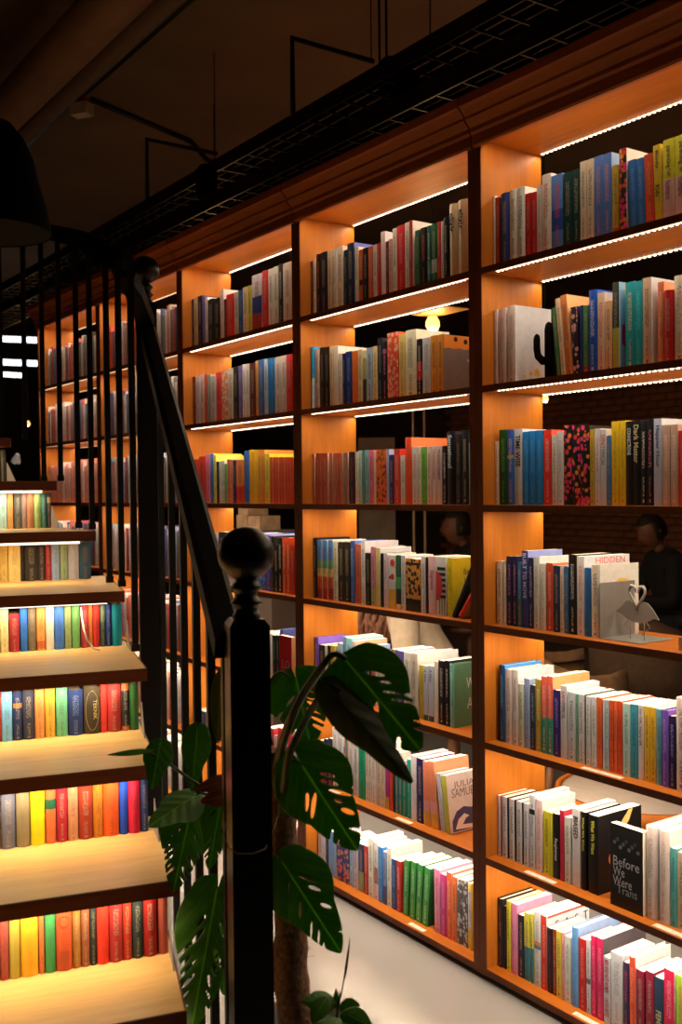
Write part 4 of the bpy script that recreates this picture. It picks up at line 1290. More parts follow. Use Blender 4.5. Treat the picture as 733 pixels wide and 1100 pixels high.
# upper curved handrail
up = [(160, 349, 3.93), (152, 331, 3.75), (145, 312, 3.62), (137, 297, 3.55), (128, 284, 3.52), (117, 274, 3.56), (103, 264, 3.68), (84, 256, 3.86), (62, 251, 4.02), (32, 248, 4.20), (0, 244, 4.35), (-70, 230, 4.55)]
UPP = [at(*p) for p in up]
MB().rail([SP(p) for p in UPP], .058, .060).build('curved_handrail', MAT['rail'], st)
def bar(px, D, ztop, zbot, foot=False):
    p = at(px, 529, D); b = MB()
    rot = Matrix.Translation(SP((p.x, p.y, 0)))
    b.box(-.0095, .0095, -.0095, .0095, zbot, ztop, rot)
    if foot:
        b.box(-.0125, .0125, -.0125, .0125, zbot, zbot+.022, rot)
    return b.build('baluster', MAT['iron'], st)
def railz(p):
    best = None
    for a, b in zip(UPP[:-1], UPP[1:]):
        for k in range(9):
            q = a.lerp(b, k/8); d_ = (Vector((q.x, q.y))-Vector((p.x, p.y))).length
            if best is None or d_ < best[0]: best = (d_, q.z)
    return best[1]-.012
for px, D in ((184, 3.24), (196, 2.94), (209, 2.67), (224, 2.41), (240.5, 2.17)):
    f = (D-2.03)/(3.93-2.03); z = ra.z*(1-f)+rb.z*f - .018
    bar(px, D, z, .002)
for px, D, k in ((173, 3.62, None), (154, 4.25, None)):
    bar(px, D, EYE+(529-388)*D/1100*.92 if k is None else 0, .002)
for px, D, k in ((143, 3.22, 4), (129.5, 3.45, 3), (116.5, 3.62, 3), (98.5, 3.78, 2), (84, 3.92, 2), (65.5, 4.06, 1), (47.5, 4.18, 1), (28, 4.32, 0), (3, 4.45, 0)):
    p = at(px, 529, D); bar(px, D, railz(p), HK(k)+.001 if k != 4 else HK(4)+.001, True)

# ---------------------------------------------------------------- books in the risers
def stair_row(k, ox, oy, s, lines, ybase, bright, where):
    N, Rr, rd = TR[k]; zt = HK(k)+.0003; bk0 = Vector((-rdir0.y, rdir0.x, 0)); need = TR[k-1][0].dot(bk0)+.036-Rr.dot(bk0)
    if need > 0: Rr = Rr + bk0*need
    nrm = Vector((-rd.y, rd.x, 0)); res = []; n = 0
    rot = math.atan2(rd.y, rd.x)
    def hit(px, py):
        r = ray(px, py); t = (Rr-EYEP).dot(nrm)/r.dot(nrm); return EYEP + r*t
    last = -9
    zc = HK(k-1)-.036-.010
    for ln in lines.strip().split('\n'):
        e = parse(ln); xl, xr, yt = ox+e['xl']/s, ox+e['xr']/s, oy+e['yt']/s
        ym = yt+25; a = (hit(xl, ym)-Rr).dot(rd); b = (hit(xr, ym)-Rr).dot(rd)
        h = hit((xl+xr)/2, yt).z-zt; h = max(.08, min(h, zc-zt))
        a = max(a, last); b = min(b, -.006)
        if b-a < .004: continue
        P = Rr + rd*a; M_ = Matrix.Translation((P.x, P.y, zt)) @ Matrix.Rotation(rot, 4, 'Z') @ Matrix.Translation((.0002, .012, 0))
        r = make_book(e, b-a-.0008, h, .11, M_, bright, True, cloth=('p' not in e['o'])); last = b; n += 1
        tag(r, '%s, %s from left, %s' % (e['desc'] or cname(e['c'])+' old cloth book', ORD[n-1], where), 'book', 'old books, '+where)
        res.append(r)
    # further books left of the picture
    x = (hit(-4, oy+20)-Rr).dot(rd)
    while x > -.98:
        t = random.choice((.022, .028, .034)); x -= t
        e = dict(c=random.choice(['984030', '2c3858', 'a08040', '4c5c3c', '6c3028', 'c09858']), o={}, desc='')
        P = Rr + rd*x; make_book(e, t-.001, random.uniform(.11, .133), .1, Matrix.Translation((P.x, P.y, zt)) @ Matrix.Rotation(rot, 4, 'Z') @ Matrix.Translation((.0002, .012, 0)), bright, False, cloth=True, sink=BIG)
    return res
S1 = stair_row(1, 0, 440, 8.46, '''
18 44 330 4c4434 |dark olive old book
46 66 330 40382c |thin dark brown old book
70 102 330 5c90a0 |dusty blue old book''', 560, .8, 'first riser from top')
S2 = stair_row(2, 0, 500, 6.664, '''
-50 -4 180 88a898
0 52 168 a8c8b8 |pale mint old book
55 98 195 b88448 |short ochre old book
104 156 160 504c40 k=a09880 |dark olive old book with pale bands
158 193 160 907060 |mauve-brown old book
195 243 160 a86c48 |tan-brown old book
246 297 150 8c9c58 |moss green old book
299 338 155 3c6c60 |blue-green old book
341 396 180 403c3c b=.72:403c3c,.88:a88c58 |dark grey old book with gold patch''', 410, .85, 'second riser from top')
S3 = stair_row(3, 0, 500, 6.664, '''
-60 -6 540 a07c40
0 58 550 c8a450 |straw yellow old book
61 149 525 d8b868 |pale gold old book with worn lettering
152 174 540 282420 n=1 |thin black old book
178 274 522 2c2820 |thick black old book with red lettering
277 324 542 3c3028 |dark brown old book with white lettering
328 369 540 9c2c28 |dark red old book
371 430 542 8c98a8 |pale grey-blue old book
433 488 515 8c9868 |sage green old book
491 568 532 a8a098 n=1 |thick plain grey old book
572 654 540 2c4c50 k=a04848 |dark teal old book''', 820, .95, 'third riser from top')
S4 = stair_row(4, 0, 630, 5.236, '''
-50 -2 120 803020
2 50 108 d8c078 |straw coloured old book
55 112 155 982428 |short dark red old book
115 157 125 2c68b0 |bright blue old book
160 205 118 6c5c44 |grey-brown old book
208 257 110 d88840 b=.05:d88840,.22:c06030 |orange old book
259 307 108 e0d0b0 n=1 |cream old book
309 364 108 3c68a8 |blue old book
366 404 108 8c9458 |olive green old book
407 454 105 5c9048 |leaf green old book
458 501 100 a02c2c |dark red old book behind the white cable
502 524 100 c06828 |thin orange-brown old book
526 564 98 b82820 |bright red old book
568 597 108 5c6848 b=.6:38483c |grey-green old book
599 630 98 24386c |navy old book
633 690 95 0c7c80 n=1 |turquoise old book''', 0, .95, 'fourth riser from top')
S5 = stair_row(5, 0, 720, 4.581, '''
-60 -4 100 6c3028
-2 8 100 982c28 |thin red old book at the picture edge
9 62 98 78b0c8 |sky blue old book
65 111 108 1c2848 b=.66:1c2848,.76:a06030 |dark navy old book with brown patch
113 171 98 2c2c38 |slate old book with gold lettering
173 221 90 c88040 |light orange-brown old book with small label
223 274 82 c89430 |golden ochre old book
278 335 85 60a070 |mint green old book
338 411 98 1c2c54 k=7c88a0 |thick navy old book
415 496 85 3c3020 n=1 |thick brown old book reading TEKNIK in an oval
498 530 74 d03428 |bright red old book
532 598 72 a02c28 |worn dark red old book
602 640 68 b86038 b=.1:b86038,.85:282420 k=b0a088 |orange-brown old book with black label
642 704 66 2c5824 n=1 |dark green old book''', 0, 1.0, 'fifth riser from top')
S6 = stair_row(6, 0, 830, 4.31, '''
-60 2 60 806040
5 72 55 605c64 |slate grey old book
75 139 50 84704c n=1 |khaki old book
142 209 45 e8c810 n=1 |bright yellow old book
212 261 45 c06030 b=.62:c06030,.80:1c5030 n=1 |orange-brown old book with dark green label
263 314 42 a01c28 |crimson old book
316 364 40 b87850 |light brown old book
366 431 38 902c18 |thick rust red old book
433 479 34 b86818 |amber old book
481 554 30 d85018 |thick vivid orange old book
557 596 28 1848b0 |bright blue old book
597 653 25 c81838 |raspberry red old book
656 690 22 283860 |navy old book''', 0, 1.0, 'second riser from bottom')
S7 = stair_row(7, 0, 950, 3.858, '''
-50 -3 70 70402c
0 37 100 984030 k=502018 |brick red old book
39 84 95 a08830 n=1 |olive yellow old book
86 159 88 d89018 n=1 |thick orange-yellow old book
162 185 86 c86830 |thin orange old book
188 232 82 388040 n=1 |green old book
234 301 78 b84820 n=1 |orange-red old book with a sun emblem
303 337 76 986020 |ochre brown old book
339 374 74 884828 |worn brown old book
376 402 72 242c28 k=a08850 |thin black-green old book
404 454 68 c82c18 n=1 |scarlet old book
456 511 64 982420 |dark red old book with gold script
513 550 60 a82c14 |red-brown old book with gold letters
553 596 56 242c28 |black-green old book
598 655 52 8c1410 |deep red old book
661 711 42 98402c r=1 n=1 |worn pinkish brown old book''', 0, 1.0, 'lowest riser')
for lst in (S1, S2, S3, S4, S5, S6, S7):
    for r in lst: SPECIAL.setdefault('S', []).append(r)
q = find('TEKNIK in an oval'); t, d, h = dims(q)
text_on(q, 'TEKNIK', (t*.68, -.0085, h*.52), (0, 0, -1), (1, 0, 0), h*.42, t*.22, albedo('c0a468', 1), 'spine_title')
ov = MB(); ov.tube([(t*.5+t*.40*math.cos(a*math.pi/16), -.0080, h*.5+h*.42*math.sin(a*math.pi/16)) for a in range(33)], .0004, 4, False); ov.build('oval_print', inkmat(albedo('a89058', 1)), q)
q = find('sun emblem'); t, d, h = dims(q)
for k in range(14):
    a = k*math.pi/7; MB().prism(disc(t*.5+t*.36*math.cos(a), h*.80+t*.36*math.sin(a), t*.045, 6), 'y', -.0092, -.0088).build('sun_print', inkmat(albedo('701c10', 1)), q)
MB().prism([(t*.2, h*.05), (t*.8, h*.05), (t*.8, h*.32), (t*.2, h*.32)], 'y', -.0086, -.0084).build('panel_print', inkmat(albedo('a03c1c', 1)), q)

far = link('book_rows', BIG.mesh('book_rows', [MAT['cover'], MAT['pages']]), None)
tag(far, 'all further smaller books: distant bays, thin ones between, ends of the rows', 'books', kind='stuff')
# ---------------------------------------------------------------- plant
def leaf_mat(name, c0, c1, tl=.6):
    m, nt, b = nm(name); N = nt.nodes.new; L = nt.links.new
    at_ = N('ShaderNodeUVMap'); at_.uv_map = 'leaf'; sx = N('ShaderNodeSeparateXYZ'); L(at_.outputs[0], sx.inputs[0])
    tc = N('ShaderNodeTexCoord'); n = N('ShaderNodeTexNoise'); n.inputs['Scale'].default_value = 14; L(tc.outputs['Object'], n.inputs['Vector'])
    r = N('ShaderNodeValToRGB'); r.color_ramp.elements[0].color = (*c0, 1); r.color_ramp.elements[1].color = (*c1, 1); L(n.outputs['Fac'], r.inputs[0])
    # midrib and side veins
    ab = N('ShaderNodeMath'); ab.operation = 'ABSOLUTE'; L(sx.outputs[0], ab.inputs[0])
    lt = N('ShaderNodeMath'); lt.operation = 'LESS_THAN'; lt.inputs[1].default_value = .025; L(ab.outputs[0], lt.inputs[0])
    mm = N('ShaderNodeMath'); mm.operation = 'MULTIPLY_ADD'; mm.inputs[1].default_value = -.45; L(ab.outputs[0], mm.inputs[0]); L(sx.outputs[1], mm.inputs[2])
    m2 = N('ShaderNodeMath'); m2.operation = 'MULTIPLY'; m2.inputs[1].default_value = 9; L(mm.outputs[0], m2.inputs[0])
    fr = N('ShaderNodeMath'); fr.operation = 'FRACT'; L(m2.outputs[0], fr.inputs[0])
    l2 = N('ShaderNodeMath'); l2.operation = 'LESS_THAN'; l2.inputs[1].default_value = .07; L(fr.outputs[0], l2.inputs[0])
    h = N('ShaderNodeMath'); h.operation = 'MULTIPLY'; h.inputs[1].default_value = .4; L(l2.outputs[0], h.inputs[0])
    mx_ = N('ShaderNodeMath'); mx_.operation = 'MAXIMUM'; L(lt.outputs[0], mx_.inputs[0]); L(h.outputs[0], mx_.inputs[1])
    mix = N('ShaderNodeMix'); mix.data_type = 'RGBA'; L(mx_.outputs[0], mix.inputs[0]); L(r.outputs[0], mix.inputs[6]); mix.inputs[7].default_value = (c1[0]*1.9+.02, c1[1]*1.7+.03, c1[2]*1.5, 1)
    L(mix.outputs[2], b.inputs['Base Color']); b.inputs['Roughness'].default_value = .38
    tr = N('ShaderNodeBsdfTranslucent'); L(mix.outputs[2], tr.inputs['Color']); ms = N('ShaderNodeMixShader'); ms.inputs[0].default_value = tl
    out = nt.nodes['Material Output']; L(b.outputs[0], ms.inputs[1]); L(tr.outputs[0], ms.inputs[2]); L(ms.outputs[0], out.inputs[0])
    return m
MAT['leaf'] = leaf_mat('monstera_leaf', (.065, .20, .020), (.12, .31, .035))
MAT['leaf_o'] = leaf_mat('dull_leaf', (.030, .070, .014), (.050, .100, .020), .3)
MAT['leaf_y'] = leaf_mat('yellowing_leaf', (.10, .13, .025), (.19, .18, .04))
MAT['leaf_b'] = leaf_mat('dry_leaf', (.14, .05, .018), (.26, .11, .035))
MAT['stem'] = simple('green_stem', (.035, .070, .018), .45, noise=.3, scale=30)
MAT['moss'] = simple('coir_pole', (.17, .085, .045), .95, noise=.5, scale=90, bump=1.0)
def monstera(parent, base, tip, width, mat='leaf', droop=.25, cup=.12, seed=1, slots=True, face=None, nn=46, name='leaf', heart=.16, split_in=.62, fold=0.0, narrow=False):
    """blade between base and tip (world points) with fenestrations, as thin solid geometry"""
    rnd = random.Random(seed)
    ax = tip-base; Ln = ax.length; a = ax.normalized()
    nrm = (face if face is not None else -FWD); nrm = (nrm - a*nrm.dot(a)).normalized(); s = a.cross(nrm).normalized()
    veins = [.12+.105*i for i in range(8)]
    holes = []
    if slots:
        for side in (-1, 1):
            for i, v in enumerate(veins[:-1]):
                holes.append(('h', side, v+.05+rnd.uniform(-.012, .012), rnd.uniform(.24, .40), rnd.uniform(.08, .22), rnd.uniform(.014, .036)) if rnd.random() < .7 else ('h', side, v+.05, .3, .001, .001))
                if 0 < i < 7 and rnd.random() < .78: holes.append(('s', side, v+.05+rnd.uniform(-.01, .01), split_in+rnd.uniform(-.08, .10), 0, rnd.uniform(.016, .034)))
    def W_(v):
        if v < -heart or v > 1: return -1
        if narrow: return max(0, math.sin(math.pi*min(1, max(0, (v+.001)))**.8))**.9
        if v < 0: 
            return .62*math.sqrt(max(0, 1-(v/-heart)**2))+.12
        return (.74+.26*math.sin(math.pi*min(1, v*1.7+.05))) * (1-v**2.6)**.75 if v < 1 else 0
    def Fn(u, v):
        wv = W_(v)
        if wv <= 0: return -.5
        f = wv - abs(u)
        if not narrow and v < .02:  # notch where the stalk meets
            f = min(f, abs(u)*1.2 - (.02-v)*.55 + .02)
        for k, side, v0, u0, ru, rv in holes:
            if u*side <= 0: continue
            uu = abs(u)*1.0; vv = v - (v0 + .42*(uu)**1.1)*1.0 + .06
            if k == 'h': g = math.sqrt(((uu-u0)/ru)**2 + (vv/rv)**2) - 1; f = min(f, g*rv*1.2)
            else:
                if uu > u0-.1: g = abs(vv) - rv*(min(1, max(0, (uu-u0)/.12))); f = min(f, g if uu > u0 else max(g, (u0-uu)))
        return f
    nu = nn; nv = int(nn*1.25); vs = []; fs = []; uvs = []; key = {}
    def pt(u, v):
        k = (round(u, 5), round(v, 5))
        if k in key: return key[k]
        p = base + a*(Ln*v) + s*(u*width*.5)
        p = p + nrm*(-droop*Ln*(v*v)*.5 + cup*width*(abs(u)**1.5)*(-1)) + nrm*(.005*width*math.sin(v*28-abs(u)*9))
        if fold: p = p + nrm*(-fold*width*abs(u))
        key[k] = len(vs); vs.append(p); uvs.append((u, v)); return key[k]
    G = {}
    for i in range(nu+1):
        for j in range(nv+1):
            u = -1.02+2.04*i/nu; v = -heart-.02+(1.04+heart)*j/nv; G[i, j] = (u, v, Fn(u, v))
    def clip(tri):
        out = []
        for q in range(3):
            A, B = tri[q], tri[(q+1) % 3]
            if A[2] >= 0: out.append((A[0], A[1]))
            if (A[2] >= 0) != (B[2] >= 0):
                t = A[2]/(A[2]-B[2]); out.append((A[0]+(B[0]-A[0])*t, A[1]+(B[1]-A[1])*t))
        if len(out) >= 3:
            ids = [pt(*o) for o in out]; u_ = []
            for x in ids:
                if x not in u_: u_.append(x)
            if len(u_) >= 3: fs.append(u_)
    for i in range(nu):
        for j in range(nv):
            p00, p10, p01, p11 = G[i, j], G[i+1, j], G[i, j+1], G[i+1, j+1]
            if max(p00[2], p10[2], p01[2], p11[2]) < 0: continue
            clip((p00, p10, p11)); clip((p00, p11, p01))
    Mi = parent.matrix_world.inverted()
    me = bpy.data.meshes.new(name); me.from_pydata([tuple(Mi @ v) for v in vs], [], fs); 
    ul = me.uv_layers.new(name='leaf')
    for lp in me.loops: ul.data[lp.index].uv = uvs[lp.vertex_index]
    me.polygons.foreach_set('use_smooth', [True]*len(me.polygons))
    o = link(name, me, parent, MAT[mat]); md = o.modifiers.new('thick', 'SOLIDIFY'); md.thickness = .0007; md.offset = 0
    return o
pole_b = at(322, 1230, 2.18); pole_b.z = .20
pot_c = Vector((pole_b.x, pole_b.y, 0))
pl = empty('monstera_plant', pot_c, 0, 'large-leaved green monstera tied to a brown coir pole behind the front newel', 'plant')
bpy.context.view_layer.update()
PI_ = pl.matrix_world.inverted()
def PP(v): return PI_ @ Vector(v)
MB().lathe([(.002, .002), (.115, .002), (.135, .16), (.15, .24), (.155, .25), (.14, .25), (.13, .22), (.002, .215)], (0, 0, 0), 32).build('pot', simple('grey_pot', (.08, .075, .07), .6), pl)
# coir pole: lumpy tapering column
pm = MB(); top = at(298, 806, 2.18); k = 26; pts = []; rs = []
for i in range(k):
    t = i/(k-1); p = pole_b.lerp(top, t) + Vector((.004*math.sin(t*17), .003*math.cos(t*13), 0)); pts.append(PP(p)); rs.append((.040-.010*t)*(1+.05*math.sin(i*2.3)))
pm.tube(pts, rs, 18); pm.build('moss_pole', MAT['moss'], pl)
fb = MB()
for i in range(150):
    t = random.random(); a = random.uniform(0, 2*math.pi); p = pole_b.lerp(top, t); r = .038-.009*t
    d_ = Vector((math.cos(a), math.sin(a), random.uniform(-.6, .6))); q0 = p+Vector((math.cos(a), math.sin(a), 0))*r
    fb.tube([PP(q0), PP(q0+d_*random.uniform(.006, .016))], .0005, 3)
o = fb.build('coir_fibres', MAT['moss'], pl); o['kind'] = 'stuff'
def stem(pts, r0, r1, mat='stem'):
    P = [PP(at(*p)) for p in pts]; n = len(P); m_ = MB(); 
    # smooth the path
    Q = []
    for i in range(n-1):
        for q in range(4):
            t = q/4; p0 = P[max(i-1, 0)]; p1 = P[i]; p2 = P[i+1]; p3 = P[min(i+2, n-1)]
            Q.append(.5*((2*p1)+(p2-p0)*t+(2*p0-5*p1+4*p2-p3)*t*t+(-p0+3*p1-3*p2+p3)*t**3))
    Q.append(P[-1]); kk = len(Q)
    m_.tube(Q, [r0+(r1-r0)*i/(kk-1) for i in range(kk)], 8); return m_.build('stem', MAT[mat], pl)
stem([(299, 860, 2.16), (301, 810, 2.12), (318, 760, 2.02), (342, 722, 1.95), (358, 703, 1.93), (372, 708, 1.93)], .0115, .005)
stem([(303, 870, 2.14), (310, 815, 2.05), (328, 775, 1.98), (344, 748, 1.93), (354, 737, 1.91), (366, 742, 1.9)], .009, .004)
stem([(292, 800, 2.2), (284, 765, 2.2), (288, 738, 2.22), (300, 722, 2.24), (312, 728, 2.24)], .005, .003)
stem([(300, 880, 2.15), (304, 840, 2.12), (314, 818, 2.1), (326, 822, 2.1)], .005, .003)
stem([(303, 985, 2.14), (309, 950, 2.12), (312, 932, 2.1)], .005, .003)
mon = lambda b, t, w, **k_: monstera(pl, at(*b), at(*t), w, **k_)
px = lambda n, d=2.0: n*d/1100
UPW = Vector((0, 0, 1))
# upper big leaf, seen from its back, hanging towards the right
mon((374, 712, 1.93), (453, 806, 1.84), px(100, 1.9), seed=3, droop=.10, cup=.10, face=(-FWD+UPW*.4), heart=.10, split_in=.45)
# long half-folded leaf in front of it
mon((352, 738, 1.90), (444, 842, 1.78), px(48, 1.85), mat='leaf_o', seed=5, droop=.05, cup=.10, fold=.28, slots=False, heart=.10, face=(-FWD+RIGHT*.2))
mon((318, 728, 2.24), (334, 802, 2.20), px(82, 2.2), seed=8, droop=.12, face=(-FWD+UPW*.3), split_in=.5)
mon((322, 818, 2.10), (384, 914, 2.04), px(90, 2.07), seed=11, droop=.10, face=(-FWD+UPW*.15), split_in=.7)
mon((306, 930, 2.10), (366, 1024, 2.02), px(78, 2.06), seed=14, droop=.08, face=(-FWD+UPW*.1), split_in=.75)
# leaves left of the newel, seen between the balusters
stem([(292, 900, 2.2), (262, 880, 2.26), (238, 858, 2.3), (206, 838, 2.3), (178, 818, 2.28), (160, 808, 2.26)], .005, .003)
mon((172, 800, 2.28), (163, 846, 2.22), px(34, 2.25), seed=21, droop=.2, slots=False)
monstera(pl, at(166, 806, 2.26), at(116, 812, 2.15), px(7, 2.2), mat='leaf', seed=4, slots=False, narrow=True, nn=16, droop=.1)
stem([(294, 900, 2.22), (268, 870, 2.3), (240, 858, 2.32), (210, 850, 2.3)], .005, .003)
mon((208, 856, 2.32), (160, 886, 2.2), px(46, 2.25), seed=23, droop=.1, slots=False, face=(-FWD+UPW*.8))
mon((204, 876, 2.34), (186, 958, 2.26), px(58, 2.3), seed=27, droop=.1, split_in=.45)
mon((238, 858, 2.32), (224, 935, 2.28), px(40, 2.3), seed=31, droop=.1, split_in=.5)
mon((232, 962, 2.28), (205, 1108, 2.18), px(80, 2.22), seed=33, droop=.08, split_in=.42)
mon((246, 968, 2.32), (240, 1070, 2.26), px(46, 2.3), seed=35, droop=.08, split_in=.42)
stem([(296, 960, 2.2), (262, 952, 2.28), (236, 962, 2.28)], .005, .003)
mon((212, 786, 2.36), (206, 850, 2.3), px(34, 2.3), seed=37, droop=.1, slots=False)
monstera(pl, at(238, 716, 2.4), at(233, 800, 2.34), px(22, 2.35), mat='leaf_y', seed=39, slots=False, narrow=True, nn=20)
monstera(pl, at(254, 835, 2.3), at(208, 850, 2.24), px(16, 2.3), mat='leaf_b', seed=41, slots=False, narrow=True, nn=20)
monstera(pl, at(256, 852, 2.3), at(216, 862, 2.26), px(22, 2.3), mat='leaf_b', seed=43, slots=False, narrow=True, nn=20)
stem([(292, 880, 2.22), (262, 800, 2.34), (246, 740, 2.4), (238, 716, 2.4)], .004, .003)
# cord around newel and pole
cd_ = MB(); cpts = [(298, 878, 2.09), (292, 898, 2.03), (285, 912, 1.958), (272, 917, 1.95), (255, 917, 1.952), (246, 911, 1.957), (241, 898, 1.99), (243, 884, 2.03)]
o = cd_.tube([at(*p) for p in cpts], .0011, 5).build('tie_cord', simple('pale_cord', (.30, .24, .17), .8)); tag(o, 'thin cord tied around the front newel post and the coir pole', 'cord')
# small plant at the foot
sp_c = at(362, 1150, 2.02); sp_b = Vector((sp_c.x, sp_c.y, 0))
s2 = empty('potted_plant', sp_b, 0, 'small leafy plant with one dark upright spike at the lower picture edge', 'plant'); bpy.context.view_layer.update()
PI_ = s2.matrix_world.inverted(); pl_save = pl; pl = s2
MB().lathe([(.002, .002), (.06, .002), (.075, .15), (.08, .155), (.07, .155), (.065, .14), (.002, .135)], (0, 0, 0), 24).build('pot', simple('dark_pot', (.05, .05, .05), .6), s2)
stem([(362, 1180, 2.02), (360, 1120, 2.02), (363, 1085, 2.02), (366, 1066, 2.02)], .004, .0022)
stem([(366, 1072, 2.02), (370, 1050, 2.02), (373, 1030, 2.02), (376, 1007, 2.02)], .0016, .0004, 'stem')
m_ = MB(); m_.tube([PP(at(*p)) for p in ((370, 1052, 2.019), (372, 1040, 2.019), (374, 1025, 2.019), (376, 1009, 2.019))], [.0012, .0027, .0022, .0004], 8); m_.build('spike', MAT['matt_black'], s2)
for (b, t, w_, sd) in (((362, 1078, 2.02), (330, 1072, 1.98), 24, 51), ((352, 1070, 2.0), (336, 1094, 1.95), 20, 52), ((366, 1088, 2.0), (396, 1098, 1.95), 26, 53), ((360, 1092, 2.0), (338, 1112, 1.93), 26, 54), ((364, 1082, 2.02), (384, 1078, 2.0), 18, 55), ((362, 1100, 1.98), (378, 1118, 1.92), 24, 56), ((362, 1085, 2.02), (361, 1064, 2.02), 7, 57), ((366, 1094, 1.97), (352, 1108, 1.92), 18, 58)):
    monstera(s2, at(*b), at(*t), px(w_, 2.0), seed=sd, slots=False, narrow=True, nn=18, droop=.5, face=(-FWD+UPW*.9))
pl = pl_save

# ---------------------------------------------------------------- ceiling services
def thing(o, label, cat, group=None): return tag(o, label, cat, group)
XA, XB = -14.5, 2.8
def pipe_at(px_, py_, z, r, name, label, cat, m, n=14, x0=XA, x1=XB):
    p = onZ(px_, py_, z); o = MB().tube([(x0, p.y, z), (x1, p.y, z)], r, n).build(name, m); return thing(o, label, cat)
ZC = 3.55
pipe_at(72, 52, 3.35, .10, 'air_duct', 'round painted air duct running across the upper left ceiling', 'duct', MAT['duct'], 24)
pipe_at(116, 60, 3.45, .05, 'ceiling_pipe', 'medium painted pipe just right of the wide air duct', 'pipe', MAT['duct'])
pipe_at(136, 50, 3.60, .018, 'ceiling_pipe', 'thin painted pipe between medium pipe and ceiling rail', 'pipe', MAT['duct'], 8)
p = onZ(150, 48, 3.50)
o = MB().box(XA, XB, p.y-.02, p.y+.02, 3.50, 3.56).build('ceiling_rail', MAT['iron']); thing(o, 'dark square rail on the ceiling beside the white detector', 'rail')
p = onZ(88, 118, 3.40)
rt = empty('smoke_detector', (p.x, p.y, 3.40), .6, 'small white box detector hanging from the dark ceiling rail', 'detector')
MB().box(-.05, .05, -.035, .035, -.03, .03).build('housing', simple('cream_plastic', (.75, .55, .40), .5), rt)
MB().box(-.03, .03, -.025, .025, .031, .06).build('red_base', simple('red_plastic', (.35, .02, .02), .5), rt)
MB().tube([(0, 0, .055), (0, 0, .345)], .006, 6).build('rod', MAT['iron'], rt)
# conduit crossing the ceiling
c0 = onZ(98, 107, 3.733); c1 = onZ(205, 152, 3.733); c2 = onZ(222, 172, 3.733); c3 = onZ(262, 186, 3.733)
o = MB().tube([c0, c1, c2, c3], .016, 8).build('conduit', MAT['iron']); thing(o, 'thin dark conduit crossing the ceiling from the detector', 'conduit')
# cable trays above the crown
def tray(px_, py_, z, wd, label):
    p = onZ(px_, py_, z); rt = empty('cable_tray', (0, p.y, z), 0, label, 'cable tray', 'cable trays above the bookcase')
    for s_ in (-1, 1): MB().box(XA, XB, s_*wd/2-.004, s_*wd/2+.004, 0, .06).build('side_rail', MAT['iron'], rt)
    r_ = MB().box(-.004, .004, -wd/2, wd/2, 0, .008).mesh('rung'); r_.materials.append(MAT['iron'])
    k = 0
    x = -7.6
    while x < 1.2: 
        q = bpy.data.objects.new('rung', r_); C.objects.link(q); q.parent = rt; q.location = (x, 0, 0); x += .12; k += 1
    cb = MB()
    for i in range(3): cb.tube([(XA, -wd*.3+i*wd*.3, .024), (XB, -wd*.3+i*wd*.3+.01, .024)], .014, 6)
    cb.build('cables', MAT['matt_black'], rt)
    return p
ty = tray(420, 100, 2.86, .20, 'black ladder cable tray, the upper and nearer of two above the bookcase')
ty2 = tray(470, 122, 2.62, .20, 'black ladder cable tray just above the bookcase crown')
# hangers
for (a_, b_) in (((190, 212), (190, 160)), ((348, 122), (348, 66))):
    P = onZ(a_[0], a_[1], 2.95); T_ = Vector((P.x, P.y, 0))
    hm_ = MB().tube([(P.x, ty.y-.105, 2.90), (P.x, ty.y-.105, 3.22), (P.x, ty.y+.30, 3.22)], .012, 6); hm_.tube([(P.x, ty.y+.29, 3.22), (P.x, ty.y+.29, 3.75)], .003, 5); o = hm_.build('tray_hanger', MAT['iron'])
    thing(o, 'bent dark hanger rod holding the cable tray, %s one' % ('left' if a_[0] < 200 else 'right'), 'hanger')
for i, px_ in enumerate((410, 432)):
    P = onZ(px_, 95, 2.9); o = MB().tube([(P.x, ty.y, 2.90), (P.x, ty.y, 3.75)], .005, 6).build('tray_rod', MAT['iron']); thing(o, 'thin vertical rod above the cable tray, %s of the pair' % ('left' if i == 0 else 'right'), 'rod')
# spot lamp heads (unlit) on the lower tray
for i, (px_, py_) in enumerate(((222, 196), (420, 84), (440, 104))):
    P = onZ(px_, py_, 2.80 if i != 1 else 3.0); m_ = MB(); m_.lathe([(.002, -.06), (.045, -.06), (.05, -.02), (.05, .05), (.03, .075), (.002, .08)], (P.x, P.y, P.z), 16)
    o = m_.build('spotlight', MAT['matt_black']); thing(o, 'small unlit black spotlight on the cable tray, %s of three' % ('leftmost', 'upper right', 'lower right')[i], 'spotlight')
# bell-shaped black pendant near the camera
P = at(-12, 250, 2.6)
rt = empty('pendant_lamp', (P.x, P.y, P.z), 0, 'large black bell-shaped unlit pendant shade at the upper left edge', 'lamp')
kx = 2.6/1100
MB().lathe([(.155, 0), (.150, .03), (.142, .07), (.125, .13), (.112, .19), (.09, .24), (.06, .275), (.02, .292), (.018, .33), (.001, .33)], (0, 0, 0), 32).build('shade', MAT['matt_black'], rt)
MB().tube([(0, 0, .33), (0, 0, 3.75-P.z)], .006, 6).build('cord', MAT['matt_black'], rt)
MB().lathe([(.153, .002), (.001, .0021)], (0, 0, 0), 32).build('diffuser', MAT['matt_black'], rt)

